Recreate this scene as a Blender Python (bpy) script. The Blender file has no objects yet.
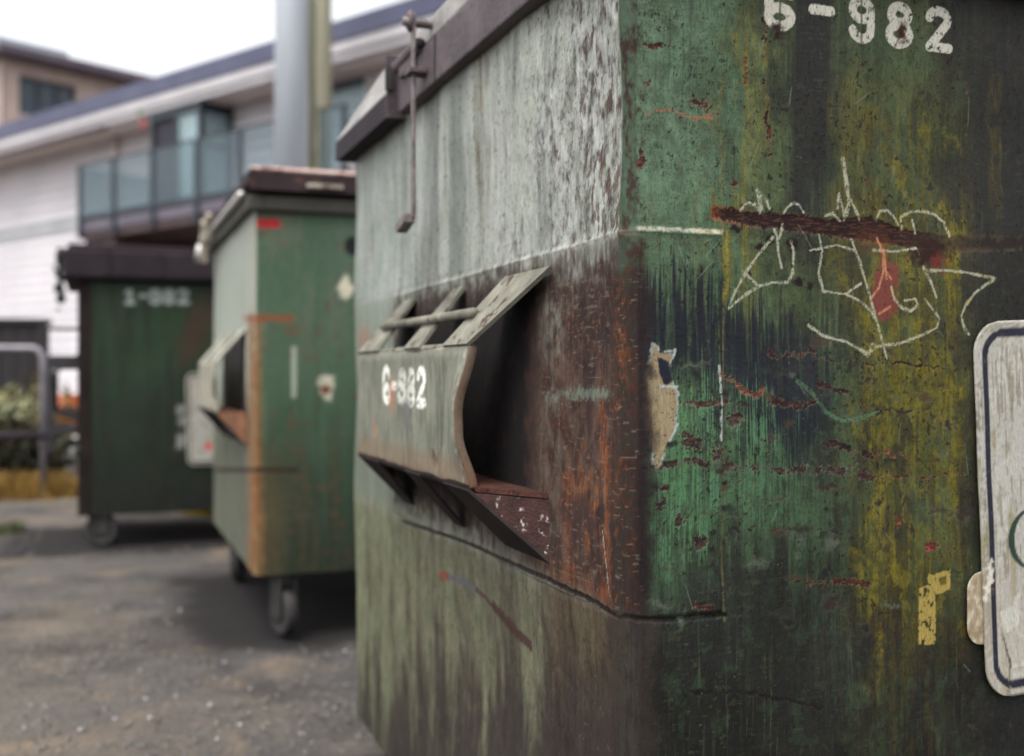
import bpy, bmesh, math, random
import numpy as np
from mathutils import Vector, Matrix

random.seed(7)
C = bpy.context.scene.collection
SC = bpy.context.scene
PI = math.pi
R = math.radians

# ------------------------------------------------------------------ frames
FPX, CX, HY, CAMZ = 1100.0, 512.0, 372.0, 0.944       # focal length in pixels, centre, horizon row, eye height
ANG = math.atan2(414.0, 1100.0)                        # the row of dumpsters recedes to the left of the view axis
EX = (math.cos(ANG), math.sin(ANG))                    # along a dumpster's front
DX = (-math.sin(ANG), math.cos(ANG))                   # along a dumpster's side, away from the viewer


class Frame:
    """Corner of one dumpster: turns photograph pixels into surface coordinates (metres) on its two faces."""
    def __init__(s, x, y):
        s.x, s.y = x, y

    def f(s, px, py):                                  # front face -> (u, z)
        k = (px - CX) / FPX
        u = (s.y * k - s.x) / (EX[0] - EX[1] * k)
        Z = s.y + EX[1] * u
        return (u, CAMZ + (HY - py) / FPX * Z)

    def l(s, px, py, p=0.0):                           # side face, p metres proud of it -> (u = -t, z)
        k = (px - CX) / FPX
        x0, y0 = s.x - EX[0] * p, s.y - EX[1] * p
        t = (y0 * k - x0) / (DX[0] - DX[1] * k)
        Z = y0 + DX[1] * t
        return (-t, CAMZ + (HY - py) / FPX * Z)


F1 = Frame(0.1346, 1.31)
F2 = Frame(-0.902, 3.86)
F3 = Frame(-2.305, 5.87)

# ------------------------------------------------------------------ numpy noise
_rs = np.random.RandomState(11)
_perm = np.concatenate([_rs.permutation(256)] * 3).astype(np.int32)
_ga = _rs.rand(256) * 2 * PI
_gx, _gy = np.cos(_ga).astype(np.float32), np.sin(_ga).astype(np.float32)


def pn(x, y, seed=0):
    x = np.asarray(x, np.float32) + np.float32(seed * 17.37)
    y = np.asarray(y, np.float32) - np.float32(seed * 9.71)
    xi, yi = np.floor(x), np.floor(y)
    xf, yf = x - xi, y - yi
    xi = xi.astype(np.int32) & 255
    yi = yi.astype(np.int32) & 255
    u = xf * xf * xf * (xf * (xf * 6 - 15) + 10)
    v = yf * yf * yf * (yf * (yf * 6 - 15) + 10)

    def g(ix, iy, dx, dy):
        h = _perm[_perm[ix] + iy]
        return _gx[h] * dx + _gy[h] * dy
    a = g(xi, yi, xf, yf)
    b = g(xi + 1, yi, xf - 1, yf)
    c = g(xi, yi + 1, xf, yf - 1)
    d = g(xi + 1, yi + 1, xf - 1, yf - 1)
    r = a + u * (b - a)
    return (r + v * ((c + u * (d - c)) - r)) * 1.5


def fbm(x, y, seed=0, octv=4, gain=.5):
    s, amp, f, n = 0, 1., 1., 0
    for i in range(octv):
        s = s + amp * pn(x * f, y * f, seed + i * 3)
        n += amp
        amp *= gain
        f *= 2.03
    return s / n * 1.35


def ss(a, b, x):
    t = np.clip((x - a) / (b - a), 0, 1)
    return t * t * (3 - 2 * t)


def lin(c):
    c = np.array(c, float) / 255.
    return np.where(c <= .04045, c / 12.92, ((c + .055) / 1.055) ** 2.4)


def dseg(u, z, pts):
    """distance to a polyline given in metres"""
    P_ = np.array(pts)
    lo, hi = P_.min(0) - .045, P_.max(0) + .045
    near = (u > lo[0]) & (u < hi[0]) & (z > lo[1]) & (z < hi[1])
    if not near.all():
        out = np.full(u.shape, 9.)
        if near.any():
            out[near] = dseg(u[near], z[near], pts)
        return out
    best = np.full(u.shape, 9.)
    for (ax, ay), (bx, by) in zip(pts[:-1], pts[1:]):
        dx, dy = bx - ax, by - ay
        L = dx * dx + dy * dy + 1e-12
        t = np.clip(((u - ax) * dx + (z - ay) * dy) / L, 0, 1)
        best = np.minimum(best, np.hypot(u - ax - t * dx, z - ay - t * dy))
    return best


def dpoly(u, z, pts):
    """signed distance to a polygon (negative inside)"""
    P_ = np.array(pts)
    lo, hi = P_.min(0) - .045, P_.max(0) + .045
    near = (u > lo[0]) & (u < hi[0]) & (z > lo[1]) & (z < hi[1])
    if not near.all():
        out = np.full(u.shape, 9.)
        if near.any():
            out[near] = dpoly(u[near], z[near], pts)
        return out
    d = dseg(u, z, list(pts) + [pts[0]])
    ins = np.zeros(u.shape, bool)
    n = len(pts)
    for i in range(n):
        (ax, ay), (bx, by) = pts[i], pts[(i + 1) % n]
        c = ((ay > z) != (by > z)) & (u < (bx - ax) * (z - ay) / (by - ay + 1e-12) + ax)
        ins ^= c
    return np.where(ins, -d, d)


class Paint:
    """colour layers laid over the vertices of one painted sheet"""
    def __init__(s, u, z, base):
        s.u, s.z, s.k = u, z, 1.
        s.c = np.empty(u.shape + (3,), np.float32)
        s.c[:] = lin(base)
        s.rough = np.full(u.shape, .62)
        s.h = np.zeros(u.shape)

    def mix(s, col, m, rough=None, h=None):
        m = np.clip(m, 0, 1).astype(np.float32)
        if m.shape == s.u.shape and m.size > 4000:
            on = m > .002
            fr_ = on.mean()
            if fr_ < .5:
                if fr_ == 0:
                    return
                mm = m[on]
                s.c[on] += ((lin(col) * s.k).astype(np.float32) - s.c[on]) * mm[:, None]
                if rough is not None:
                    s.rough[on] += (rough - s.rough[on]) * mm
                if h is not None:
                    s.h[on] += h * mm
                return
        s.c += (lin(col) * s.k - s.c) * m[..., None]
        if rough is not None:
            s.rough += (rough - s.rough) * m
        if h is not None:
            s.h += h * m

    def dull(s, k, sat):
        """value and saturation of the whole coat"""
        g = s.c @ np.array((.2126, .7152, .0722), np.float32)
        s.c = (g[..., None] + (s.c - g[..., None]) * sat) * k


# stencil figures, drawn as strokes in a unit cell (x 0..0.56, y 0..1)
def _arc(cx, cy, rx, ry, a0, a1, n=14):
    return [(cx + rx * math.cos(R(a0 + (a1 - a0) * i / n)), cy + ry * math.sin(R(a0 + (a1 - a0) * i / n))) for i in range(n + 1)]


GLYPH = {
    '6': [_arc(.28, .27, .19, .19, 0, 360, 20), _arc(.28, .72, .19, .19, 10, 180) + [(.09, .27)]],
    '9': [_arc(.28, .71, .19, .2, 0, 360, 20), _arc(.28, .28, .19, .19, 190, 360) + [(.47, .71)]],
    '8': [_arc(.28, .29, .2, .2, 0, 360, 20), _arc(.28, .72, .17, .18, 0, 360, 20)],
    '2': [_arc(.28, .72, .19, .19, 170, -30) + [(.1, .1), (.5, .1)]],
    '1': [[(.12, .75), (.28, .9), (.28, .08)], [(.12, .09), (.44, .09)]],
    '-': [[(.1, .55), (.46, .55)]],
}


def stencil_mask(u, z, text, cells, stroke):
    """cells: per character (u0, z0, width, height)"""
    d = np.full(u.shape, 9.)
    for ch, (u0, z0, w, h) in zip(text, cells):
        near = (u > u0 - .03) & (u < u0 + w + .03) & (z > z0 - .03) & (z < z0 + h + .03)
        if not near.any():
            continue
        for pl in GLYPH[ch]:
            pts = [(u0 + x / .56 * w, z0 + y * h) for x, y in pl]
            d[near] = np.minimum(d[near], dseg(u[near], z[near], pts))
    return stroke - d


# ------------------------------------------------------------------ materials
def new_mat(name):
    m = bpy.data.materials.new(name)
    m.use_nodes = True
    nt = m.node_tree
    for n in list(nt.nodes):
        nt.nodes.remove(n)
    out = nt.nodes.new('ShaderNodeOutputMaterial')
    b = nt.nodes.new('ShaderNodeBsdfPrincipled')
    nt.links.new(b.outputs[0], out.inputs[0])
    return m, nt, b


def N(nt, typ, **kw):
    n = nt.nodes.new(typ)
    for k, v in kw.items():
        setattr(n, k, v)
    return n


def noise_node(nt, scale, detail=4, coord='Object', stretch=(1, 1, 1), rough=.6):
    tc = N(nt, 'ShaderNodeTexCoord')
    mp = N(nt, 'ShaderNodeMapping')
    mp.inputs['Scale'].default_value = stretch
    nt.links.new(tc.outputs[coord], mp.inputs[0])
    n = N(nt, 'ShaderNodeTexNoise')
    n.inputs['Scale'].default_value = scale
    n.inputs['Detail'].default_value = detail
    n.inputs['Roughness'].default_value = rough
    nt.links.new(mp.outputs[0], n.inputs['Vector'])
    return n


def ramp(nt, src, stops):
    r = N(nt, 'ShaderNodeValToRGB')
    el = r.color_ramp.elements
    while len(el) > 1:
        el.remove(el[-1])
    el[0].position = stops[0][0]
    el[0].color = (*stops[0][1], 1) if len(stops[0][1]) == 3 else stops[0][1]
    for p, c in stops[1:]:
        e = el.new(p)
        e.color = (*c, 1)
    nt.links.new(src, r.inputs[0])
    return r


def mat_noise(name, c1, c2, scale=8, rough=.6, metallic=0., bump=.0, stretch=(1, 1, 1), c3=None, s3=30., t3=.62, spec=.5, bscale=None, detail=5):
    """two sRGB colours mixed by noise, an optional third in sharper spots"""
    m, nt, b = new_mat(name)
    n = noise_node(nt, scale, detail, stretch=stretch)
    r = ramp(nt, n.outputs['Fac'], [(.34, tuple(lin(c1))), (.66, tuple(lin(c2)))])
    col = r.outputs[0]
    if c3 is not None:
        n3 = noise_node(nt, s3, 6, stretch=stretch, rough=.7)
        r3 = ramp(nt, n3.outputs['Fac'], [(t3 - .03, (0, 0, 0)), (t3 + .03, (1, 1, 1))])
        mx = N(nt, 'ShaderNodeMix', data_type='RGBA')
        nt.links.new(r3.outputs[0], mx.inputs[0])
        nt.links.new(col, mx.inputs[6])
        mx.inputs[7].default_value = (*lin(c3), 1)
        col = mx.outputs[2]
    nt.links.new(col, b.inputs['Base Color'])
    b.inputs['Roughness'].default_value = rough
    b.inputs['Metallic'].default_value = metallic
    b.inputs['Specular IOR Level'].default_value = spec
    if bump:
        nb = noise_node(nt, bscale or scale * 6, 5, stretch=stretch)
        bp = N(nt, 'ShaderNodeBump')
        bp.inputs['Strength'].default_value = bump
        bp.inputs['Distance'].default_value = .01
        nt.links.new(nb.outputs['Fac'], bp.inputs['Height'])
        nt.links.new(bp.outputs[0], b.inputs['Normal'])
    return m


def mat_painted(name, fine=1.0, spec=.22):
    """weathered enamel: painted layers carried by the mesh, fine grit and pitting added by noise"""
    m, nt, b = new_mat(name)
    a = N(nt, 'ShaderNodeAttribute', attribute_name='paint')
    ar = N(nt, 'ShaderNodeAttribute', attribute_name='worn')
    n1 = noise_node(nt, 420 * fine, 3, stretch=(1, 1, .22), rough=.7)
    r1 = ramp(nt, n1.outputs['Fac'], [(.25, (.72, .72, .72)), (.75, (1.24, 1.24, 1.24))])
    mx = N(nt, 'ShaderNodeMix', data_type='RGBA', blend_type='MULTIPLY')
    mx.inputs[0].default_value = 1.
    nt.links.new(a.outputs['Color'], mx.inputs[6])
    nt.links.new(r1.outputs[0], mx.inputs[7])
    n2 = noise_node(nt, 260 * fine, 5, rough=.75)
    r2 = ramp(nt, n2.outputs['Fac'], [(.66, (0, 0, 0)), (.72, (1, 1, 1))])
    ml = N(nt, 'ShaderNodeMath', operation='MULTIPLY')
    nt.links.new(r2.outputs[0], ml.inputs[0])
    ml.inputs[1].default_value = .55
    mx2 = N(nt, 'ShaderNodeMix', data_type='RGBA')
    nt.links.new(ml.outputs[0], mx2.inputs[0])
    nt.links.new(mx.outputs[2], mx2.inputs[6])
    mx2.inputs[7].default_value = (*lin((46, 38, 34)), 1)
    nt.links.new(mx2.outputs[2], b.inputs['Base Color'])
    nt.links.new(ar.outputs['Fac'], b.inputs['Roughness'])
    b.inputs['Specular IOR Level'].default_value = spec
    nb = noise_node(nt, 180 * fine, 6, rough=.65)
    bp = N(nt, 'ShaderNodeBump')
    bp.inputs['Strength'].default_value = .22
    bp.inputs['Distance'].default_value = .003
    nt.links.new(nb.outputs['Fac'], bp.inputs['Height'])
    nt.links.new(bp.outputs[0], b.inputs['Normal'])
    return m


# ------------------------------------------------------------------ object helpers
def link(name, me, mat=None, parent=None):
    o = bpy.data.objects.new(name, me)
    C.objects.link(o)
    if mat is not None:
        me.materials.append(mat)
    if parent is not None:
        o.parent = parent
    return o


def thing(name, label, cat, loc=(0, 0, 0), rz=0., group=None):
    o = bpy.data.objects.new(name, None)
    C.objects.link(o)
    o.location = loc
    o.rotation_euler = (0, 0, rz)
    o.empty_display_size = .2
    return tag(o, label, cat, group)


def tag(o, label=None, cat=None, group=None, kind=None):
    if label:
        o['label'] = label
    if cat:
        o['category'] = cat
    if group:
        o['group'] = group
    if kind:
        o['kind'] = kind
    return o


class MB:
    """collects shapes for one mesh object"""
    def __init__(s):
        s.bm = bmesh.new()

    def box(s, x0, x1, y0, y1, z0, z1, bev=0., rot=None, seg=2):
        r = bmesh.ops.create_cube(s.bm, size=1.)
        vs = r['verts']
        bmesh.ops.scale(s.bm, vec=(x1 - x0, y1 - y0, z1 - z0), verts=vs)
        if bev:
            es = list({e for v in vs for e in v.link_edges})
            rb = bmesh.ops.bevel(s.bm, geom=es, offset=bev, segments=seg, affect='EDGES', profile=.6)
            vs = list({v for f in rb['faces'] for v in f.verts} | {v for v in vs if v.is_valid})
        if rot is not None:
            bmesh.ops.rotate(s.bm, cent=(0, 0, 0), matrix=rot, verts=vs)
        bmesh.ops.translate(s.bm, vec=((x0 + x1) / 2, (y0 + y1) / 2, (z0 + z1) / 2), verts=vs)
        return s

    def tube(s, pts, r, n=10, caps=True):
        pts = [Vector(p) for p in pts]
        rr = r if isinstance(r, (list, tuple)) else [r] * len(pts)
        rings = []
        up = None
        for i, p in enumerate(pts):
            d = (pts[min(i + 1, len(pts) - 1)] - pts[max(i - 1, 0)]).normalized()
            if up is None:
                up = Vector((0, 0, 1)) if abs(d.z) < .9 else Vector((1, 0, 0))
            a = d.cross(up).normalized()
            up = a.cross(d).normalized()
            rings.append([s.bm.verts.new(p + (a * math.cos(2 * PI * k / n) + up * math.sin(2 * PI * k / n)) * rr[i]) for k in range(n)])
        for A, B in zip(rings[:-1], rings[1:]):
            for k in range(n):
                s.bm.faces.new((A[k], A[(k + 1) % n], B[(k + 1) % n], B[k]))
        if caps:
            s.bm.faces.new(rings[0][::-1])
            s.bm.faces.new(rings[-1])
        return s

    def prism(s, pts, axis, a0, a1):
        """polygon extruded along an axis: pts are the two other coordinates in x,y,z order"""
        def mk(p, a):
            q = list(p)
            q.insert('xyz'.index(axis), a)
            return s.bm.verts.new(q)
        A = [mk(p, a0) for p in pts]
        B = [mk(p, a1) for p in pts]
        n = len(pts)
        s.bm.faces.new(A)
        s.bm.faces.new(B[::-1])
        for i in range(n):
            s.bm.faces.new((A[i], B[i], B[(i + 1) % n], A[(i + 1) % n]))
        return s

    def plate(s, quad, th):
        """a four-cornered sheet with thickness (corners in order)"""
        q = [Vector(p) for p in quad]
        nrm = (q[1] - q[0]).cross(q[3] - q[0]).normalized() * th
        A = [s.bm.verts.new(p) for p in q]
        B = [s.bm.verts.new(p - nrm) for p in q]
        n = len(q)
        s.bm.faces.new(A)
        s.bm.faces.new(B[::-1])
        for i in range(n):
            s.bm.faces.new((A[i], B[i], B[(i + 1) % n], A[(i + 1) % n]))
        return s

    def ball(s, c, r, sub=2, sc=(1, 1, 1)):
        v = bmesh.ops.create_icosphere(s.bm, subdivisions=sub, radius=r)['verts']
        bmesh.ops.scale(s.bm, vec=sc, verts=v)
        bmesh.ops.translate(s.bm, vec=c, verts=v)
        return s

    def bevel(s, off, seg=2):
        es = [e for e in s.bm.edges if len(e.link_faces) == 2 and e.calc_face_angle(0) > .5]
        bmesh.ops.bevel(s.bm, geom=es, offset=off, segments=seg, affect='EDGES', profile=.6, clamp_overlap=True)
        return s

    def build(s, name, mat, parent=None, smooth=False):
        bmesh.ops.recalc_face_normals(s.bm, faces=s.bm.faces)
        me = bpy.data.meshes.new(name)
        s.bm.to_mesh(me)
        s.bm.free()
        if smooth:
            me.polygons.foreach_set('use_smooth', [True] * len(me.polygons))
        return link(name, me, mat, parent)


def np_mesh(name, co, quads):
    me = bpy.data.meshes.new(name)
    nv, nq = len(co), len(quads)
    me.vertices.add(nv)
    me.vertices.foreach_set('co', np.ascontiguousarray(co, np.float32).ravel())
    me.loops.add(nq * 4)
    me.loops.foreach_set('vertex_index', np.ascontiguousarray(quads, np.int32).ravel())
    me.polygons.add(nq)
    me.polygons.foreach_set('loop_start', np.arange(0, nq * 4, 4, dtype=np.int32))
    me.polygons.foreach_set('use_smooth', np.ones(nq, bool))
    me.update(calc_edges=True)
    return me


def sheet(name, us, zs, pos, paint, mat, parent, back=None):
    """painted sheet: pos(u, z, h) -> x, y, z arrays; paint(u, z) -> Paint; back = thickness direction of a closing rim"""
    U, Z = np.meshgrid(us, zs)
    P = paint(U, Z)
    x, y, zz = pos(U, Z, P.h)
    co = np.stack([x, y, zz], -1).reshape(-1, 3)
    nz, nu = U.shape
    i = np.arange(nz * nu).reshape(nz, nu)
    q = np.stack([i[:-1, :-1], i[:-1, 1:], i[1:, 1:], i[1:, :-1]], -1).reshape(-1, 4)
    col = np.concatenate([P.c, np.ones(U.shape + (1,))], -1).reshape(-1, 4)
    rough = np.clip(P.rough, .05, 1).reshape(-1)
    if back is not None:
        ring = np.concatenate([i[0, :], i[1:, -1], i[-1, -2::-1], i[-2:0:-1, 0]])
        co = np.concatenate([co, co[ring] + np.array(back)])
        col = np.concatenate([col, col[ring] * .8])
        rough = np.concatenate([rough, rough[ring]])
        m = len(ring)
        nb = nz * nu + np.arange(m)
        q2 = np.stack([ring, nb, np.roll(nb, -1), np.roll(ring, -1)], -1)
        q = np.concatenate([q, q2])
    me = np_mesh(name, co, q)
    ca = me.color_attributes.new('paint', 'FLOAT_COLOR', 'POINT')
    ca.data.foreach_set('color', np.ascontiguousarray(np.clip(col, 0.004, 1), np.float32).ravel())
    ra = me.attributes.new('worn', 'FLOAT', 'POINT')
    ra.data.foreach_set('value', np.ascontiguousarray(rough, np.float32))
    return link(name, me, mat, parent)


def axis(*segs):
    """non-uniform axis from (start, end, step) pieces"""
    out = []
    for a, b, st in segs:
        n = max(1, int(round((b - a) / st)))
        out += [a + (b - a) * k / n for k in range(n)]
    out.append(segs[-1][1])
    return np.array(out)

# ------------------------------------------------------------------ the near dumpster's weathered paint
def photo_rows(fr, U, Z):
    """photograph column and row of every point of the unrolled sheet (u < 0 side face, u > 0 front face)"""
    un, up = np.minimum(U, 0), np.maximum(U, 0)
    X = fr.x + EX[0] * up + DX[0] * (-un)
    Y = fr.y + EX[1] * up + DX[1] * (-un)
    return CX + FPX * X / Y, HY - (Z - CAMZ) * FPX / Y


CHALK = [  # graffiti strokes, in a sketch grid of 1024 over 300 photo pixels from (700, 150)
    [(195, 138), (212, 200)], [(207, 150), (228, 172), (240, 205)],
    [(140, 205), (150, 188), (170, 178), (192, 188), (206, 210)], [(288, 215), (300, 195), (322, 180), (342, 188), (356, 212)],
    [(430, 225), (455, 217), (480, 240)],
    [(470, 198), (476, 148), (490, 205), (494, 238), (512, 190)], [(516, 168), (548, 235)],
    [(608, 235), (622, 207), (648, 206), (670, 225), (688, 258)],
    [(698, 270), (694, 228), (725, 210), (770, 206), (812, 216), (845, 245), (862, 292)], [(735, 238), (746, 282)],
    [(250, 298), (205, 350), (155, 420), (112, 495), (96, 542), (130, 512), (200, 465), (250, 452), (300, 452), (318, 425), (322, 350), (312, 312)],
    [(255, 272), (266, 300), (268, 345), (280, 402)], [(285, 255), (272, 300)], [(148, 415), (196, 462)],
    [(408, 288), (420, 345), (408, 420), (426, 482), (498, 492), (545, 515), (585, 552), (602, 585)],
    [(378, 342), (420, 335), (470, 324), (535, 345)], [(498, 492), (552, 456)],
    [(519, 305), (550, 385), (578, 492), (602, 580), (620, 650), (637, 712)],
    [(378, 598), (430, 636), (500, 655), (548, 682), (572, 700), (598, 672), (680, 662), (760, 632), (806, 608), (816, 575), (790, 540), (770, 510)],
    [(598, 340), (665, 346), (745, 335)],
    [(655, 470), (662, 505), (690, 540), (722, 550), (744, 530), (735, 508), (700, 515)],
    [(765, 400), (790, 450), (806, 502)], [(770, 412), (840, 410), (905, 418), (1000, 438)],
    [(1005, 440), (940, 485), (905, 530), (890, 570), (900, 608), (915, 630)],
]
CHALK_BOLD = [[(488, 32), (500, 100), (510, 180), (498, 225)], [(590, 668), (572, 700), (548, 682)]]
PINK = [[(612, 300), (632, 360), (628, 420), (612, 470), (588, 502)], [(630, 400), (655, 440)], [(610, 560), (650, 535)], [(634, 340), (640, 440)]]


class NearNoise:
    """noises shared by the two faces of the near dumpster, over one piece of the unrolled sheet (metres)"""
    def __init__(s, U, Z):
        s.px, s.py = photo_rows(F1, U, Z)
        s.stA = fbm(U * 70, Z * 3.2, 1, 4)         # broad drips
        s.stB = fbm(U * 210, Z * 7, 2, 3)          # fine drips
        s.stC = fbm(U * 480, Z * 12, 3, 2)
        s.bl = fbm(U * 9, Z * 9, 4, 4)             # blotches
        s.bm_ = fbm(U * 38, Z * 30, 5, 4)
        s.bs = fbm(U * 120, Z * 100, 6, 4, .6)
        s.bx = fbm(U * 300, Z * 300, 7, 2, .6)
        s.wx = 10 * fbm(U * 14, Z * 14, 8, 3)      # pixel wobble
        s.wy = 10 * fbm(U * 14 + 7, Z * 14, 9, 3)

    def get(s):
        return s.px, s.py, s.stA, s.stB, s.stC, s.bl, s.bm_, s.bs, s.bx, s.wx, s.wy


def streakmask(s, lo, hi):
    return ss(lo, hi, s)


def make_blob(px, py):
    def blob(cx, cy, rx, ry, soft=.5, nz=0.):
        r = np.hypot((px - cx) / rx, (py - cy) / ry) + nz
        return ss(1 + soft, 1 - soft, r)
    return blob


def paint_front(U, Z):
    P = Paint(U, Z, (74, 108, 80))
    px, py, stA, stB, stC, bl, bm_, bs, bx, wx, wy = NearNoise(U, Z).get()
    f_x, f_y = px + wx, py + wy
    bn = fbm(U * 46 + 3.3, Z * 46, 12, 4, .6)
    bk = fbm(U * 150 + 9.1, Z * 150, 13, 3, .6)
    qx, qy = px + 7 * bn + 4 * bk, py + 6 * bm_ + 4 * bs        # ragged pixel coordinates for chips and flakes
    Uw, Zw = U + .0050 * bn + .0024 * bk, Z + .0042 * bm_ + .0024 * bs
    blob = make_blob(qx, qy)
    fr = 1.
    # ---------------- front face: green enamel
    c1 = fbm(U * 5, Z * 3.2, 14, 4)
    c2 = fbm(U * 16, Z * 11, 15, 4)
    brk = ss(-.25, .35, fbm(U * 20, Z * 5, 16, 3))
    hs_ = fbm(U * 16, Z * 300, 17, 3)
    d_ol = fbm(U * 50, Z * 5, 19, 4)
    m = ss(790, 650, f_x + 30 * c2) * ss(340, 170, f_y + 40 * c2)
    P.mix((104, 134, 112), .85 * m)
    P.mix((84, 108, 88), ss(-.1, .5, c2) * .5 * m)
    P.mix((128, 152, 132), m * ss(.15, .5, hs_ + .5 * c2) * .35)
    P.mix((64, 84, 62), (1 - m) * ss(-.1, .5, bl) * .7)
    P.mix((92, 118, 88), ss(.05, .5, bm_ + .4 * c2) * .3)
    P.mix((88, 96, 60), ss(716, 790, f_x + 30 * c2) * ss(420, 300, f_y) * .6)
    P.mix((62, 78, 60), ss(720, 790, f_x + 30 * c2) * ss(300, 420, f_y) * .5)
    P.mix((66, 58, 42), ss(890, 985, f_x + 50 * stA) * .85)
    P.mix((46, 54, 46), ss(480, 590, f_y + 60 * stA + 30 * c2) * ss(600, 720, px) * .75)  # down and right: light's falloff painted in together with grime
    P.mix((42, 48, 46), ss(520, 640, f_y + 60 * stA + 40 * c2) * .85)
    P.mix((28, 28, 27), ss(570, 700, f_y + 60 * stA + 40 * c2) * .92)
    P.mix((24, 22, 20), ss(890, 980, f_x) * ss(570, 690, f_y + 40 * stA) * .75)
    P.mix((44, 36, 36), ss(955, 1020, f_x + 30 * stA) * ss(360, 220, py) * .9)
    P.mix((48, 48, 42), ss(.05, .55, c1 + .5 * c2) * ss(740, 800, px) * .55)
    # drips
    P.mix((44, 48, 44), streakmask(stA, .0, .5) * brk * ss(690, 790, px) * ss(380, 240, py) * .85)
    P.mix((46, 54, 46), streakmask(stB, .1, .55) * brk * .42)
    P.mix((104, 122, 94), streakmask(-stB, .2, .6) * (1 - brk) * .30)
    P.mix((28, 30, 32), streakmask(stC, .22, .55) * brk * ss(660, 760, px) * .35)
    # greasy blotches with a soft rim
    P.mix((38, 44, 38), ss(.28, .50, c2 + .25 * bm_ + .1 * bs) * ss(690, 760, px) * .55)
    P.mix((58, 84, 62), ss(.30, .42, fbm(U * 24, Z * 20, 18, 4) + .1 * bs) * .35)
    # the broad dark run below the dash of the stencilled number
    for cx, w, y0, y1, k in ((800, 13, -60, 230, .9), (818, 15, -60, 200, .95), (838, 10, -60, 260, .5), (880, 14, -80, 170, .45), (962, 26, -80, 330, .7), (1010, 40, -200, 800, .7), (1060, 60, -200, 900, .7)):
        P.mix((38, 40, 42), fr * ss(1.5, .35, np.abs(px + 14 * stA - cx) / w + .5 * np.abs(stB)) * ss(y0 - 20, y0 + 10, py) * ss(y1 + 50, y1 - 40, py + 40 * stB) * k)
    # yellow lichen runs
    for cx, w, y0, y1, k, col in ((748, 9, 20, 330, .75, (140, 126, 34)), (722, 5, 40, 320, .45, (132, 118, 50)), (762, 6, 10, 180, .55, (140, 124, 40)), (726, 8, 225, 290, .7, (158, 142, 20)), (858, 15, 70, 330, .65, (118, 106, 34)), (884, 10, 80, 300, .6, (122, 110, 34)), (905, 9, 230, 420, .85, (150, 140, 14)),
                                 (948, 11, 250, 520, 1., (160, 148, 8)), (890, 26, 330, 560, .8, (124, 114, 22)), (925, 26, 350, 620, .75, (116, 104, 22)), (876, 13, 430, 660, 1., (156, 140, 12)), (902, 14, 520, 690, .6, (106, 92, 18)), (936, 14, 520, 610, .7, (132, 114, 18)), (996, 4, 80, 200, .5, (110, 100, 30)),
                                 (838, 7, 90, 260, .5, (118, 108, 40)), (870, 6, 200, 420, .6, (140, 128, 30)), (918, 5, 290, 560, .8, (150, 140, 20)), (958, 6, 330, 600, .6, (120, 106, 20)), (700, 6, 180, 300, .3, (130, 124, 60))):
        mk = ss(1.4, .3, np.abs(px + 5 * wx * .3 + 9 * stA - cx) / w) * ss(y0 - 25, y0 + 25, py + 20 * stB) * ss(y1 + 60, y1 - 40, py + 50 * stB)
        P.mix(col, fr * mk * k * (.35 + .65 * ss(-.35, .25, stB)) * (.75 + .5 * bs))
    P.mix((146, 138, 40), fr * ss(.30, .42, bs + .3 * stB) * ss(820, 880, px) * ss(980, 930, px) * ss(230, 300, py) * ss(640, 560, py) * .5)
    ol = ss(828, 870, f_x + 20 * c2) * ss(985, 940, f_x + 20 * c2)
    P.mix((116, 112, 30), ol * ss(40, 140, py) * ss(700, 560, py + 60 * stA) * (.12 + .88 * ss(-.30, .45, stA + .5 * stB + .5 * c2)) * .62)
    P.mix((58, 70, 44), ol * ss(.0, .45, -d_ol + .5 * c2) * ss(60, 140, py) * .6)
    P.mix((70, 60, 30), ol * ss(-.05, .4, d_ol) * ss(40, 140, py) * .5)
    # blue black brush smears with vertical bristle edges
    for cx, cy, rx, ry, k in ((664, 325, 40, 42, 1.), (700, 335, 26, 50, .9), (650, 360, 16, 60, .8), (770, 375, 46, 55, 1.), (752, 345, 28, 40, .7), (792, 420, 32, 48, .85), (742, 430, 20, 36, .6), (815, 395, 20, 56, .6), (830, 345, 24, 34, .5), (712, 405, 14, 50, .6)):
        mk = ss(1.35, .45, np.hypot((px - cx) / rx, (py + 34 * stB + 22 * stC - cy) / ry) + .30 * stA + .2 * bm_)
        P.mix((27, 32, 47), fr * mk * k * (.55 + .45 * ss(-.4, .1, stB)), rough=.4)
    # bright green new paint under the smears
    for cx, cy, rx, ry, k in ((690, 500, 38, 70, .9), (700, 420, 30, 45, .85), (752, 432, 30, 48, .7), (668, 530, 26, 50, .7), (760, 500, 40, 50, .35), (800, 540, 30, 34, .3)):
        mk = ss(1.2, .6, np.hypot((px - cx) / rx, (py + 30 * stB + 20 * stC - cy) / ry) + .25 * bm_)
        P.mix((80, 124, 86), fr * mk * k * ss(-.18, .20, stB + .5 * stC + .5 * bn), rough=.45)
    P.mix((96, 140, 140), fr * blob(800, 390, 6, 40, .5) * ss(0, .4, stC) * .6)
    P.mix((92, 150, 112), fr * blob(672, 470, 16, 90, .6) * ss(.1, .4, stC) * .4)
    # dirt brown runs between the corner plate and the lichen
    P.mix((36, 38, 34), fr * ss(.02, .4, stA + .4 * bl) * ss(430, 520, py) * ss(720, 760, px) * .6)
    P.mix((62, 78, 60), fr * blob(840, 560, 26, 120, .6) * ss(-.2, .4, stB) * .5)
    P.mix((24, 26, 26), fr * blob(868, 660, 10, 26, .5, .3 * bm_) * .7)
    # vertical crease where the corner plate ends
    cr = dseg(U, Z, [F1.f(722, 285), F1.f(722, 400), F1.f(721, 560), F1.f(724, 620)])
    P.mix((112, 112, 74), fr * ss(.0028, .0008, cr + .0012 * bs) * .75)
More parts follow.
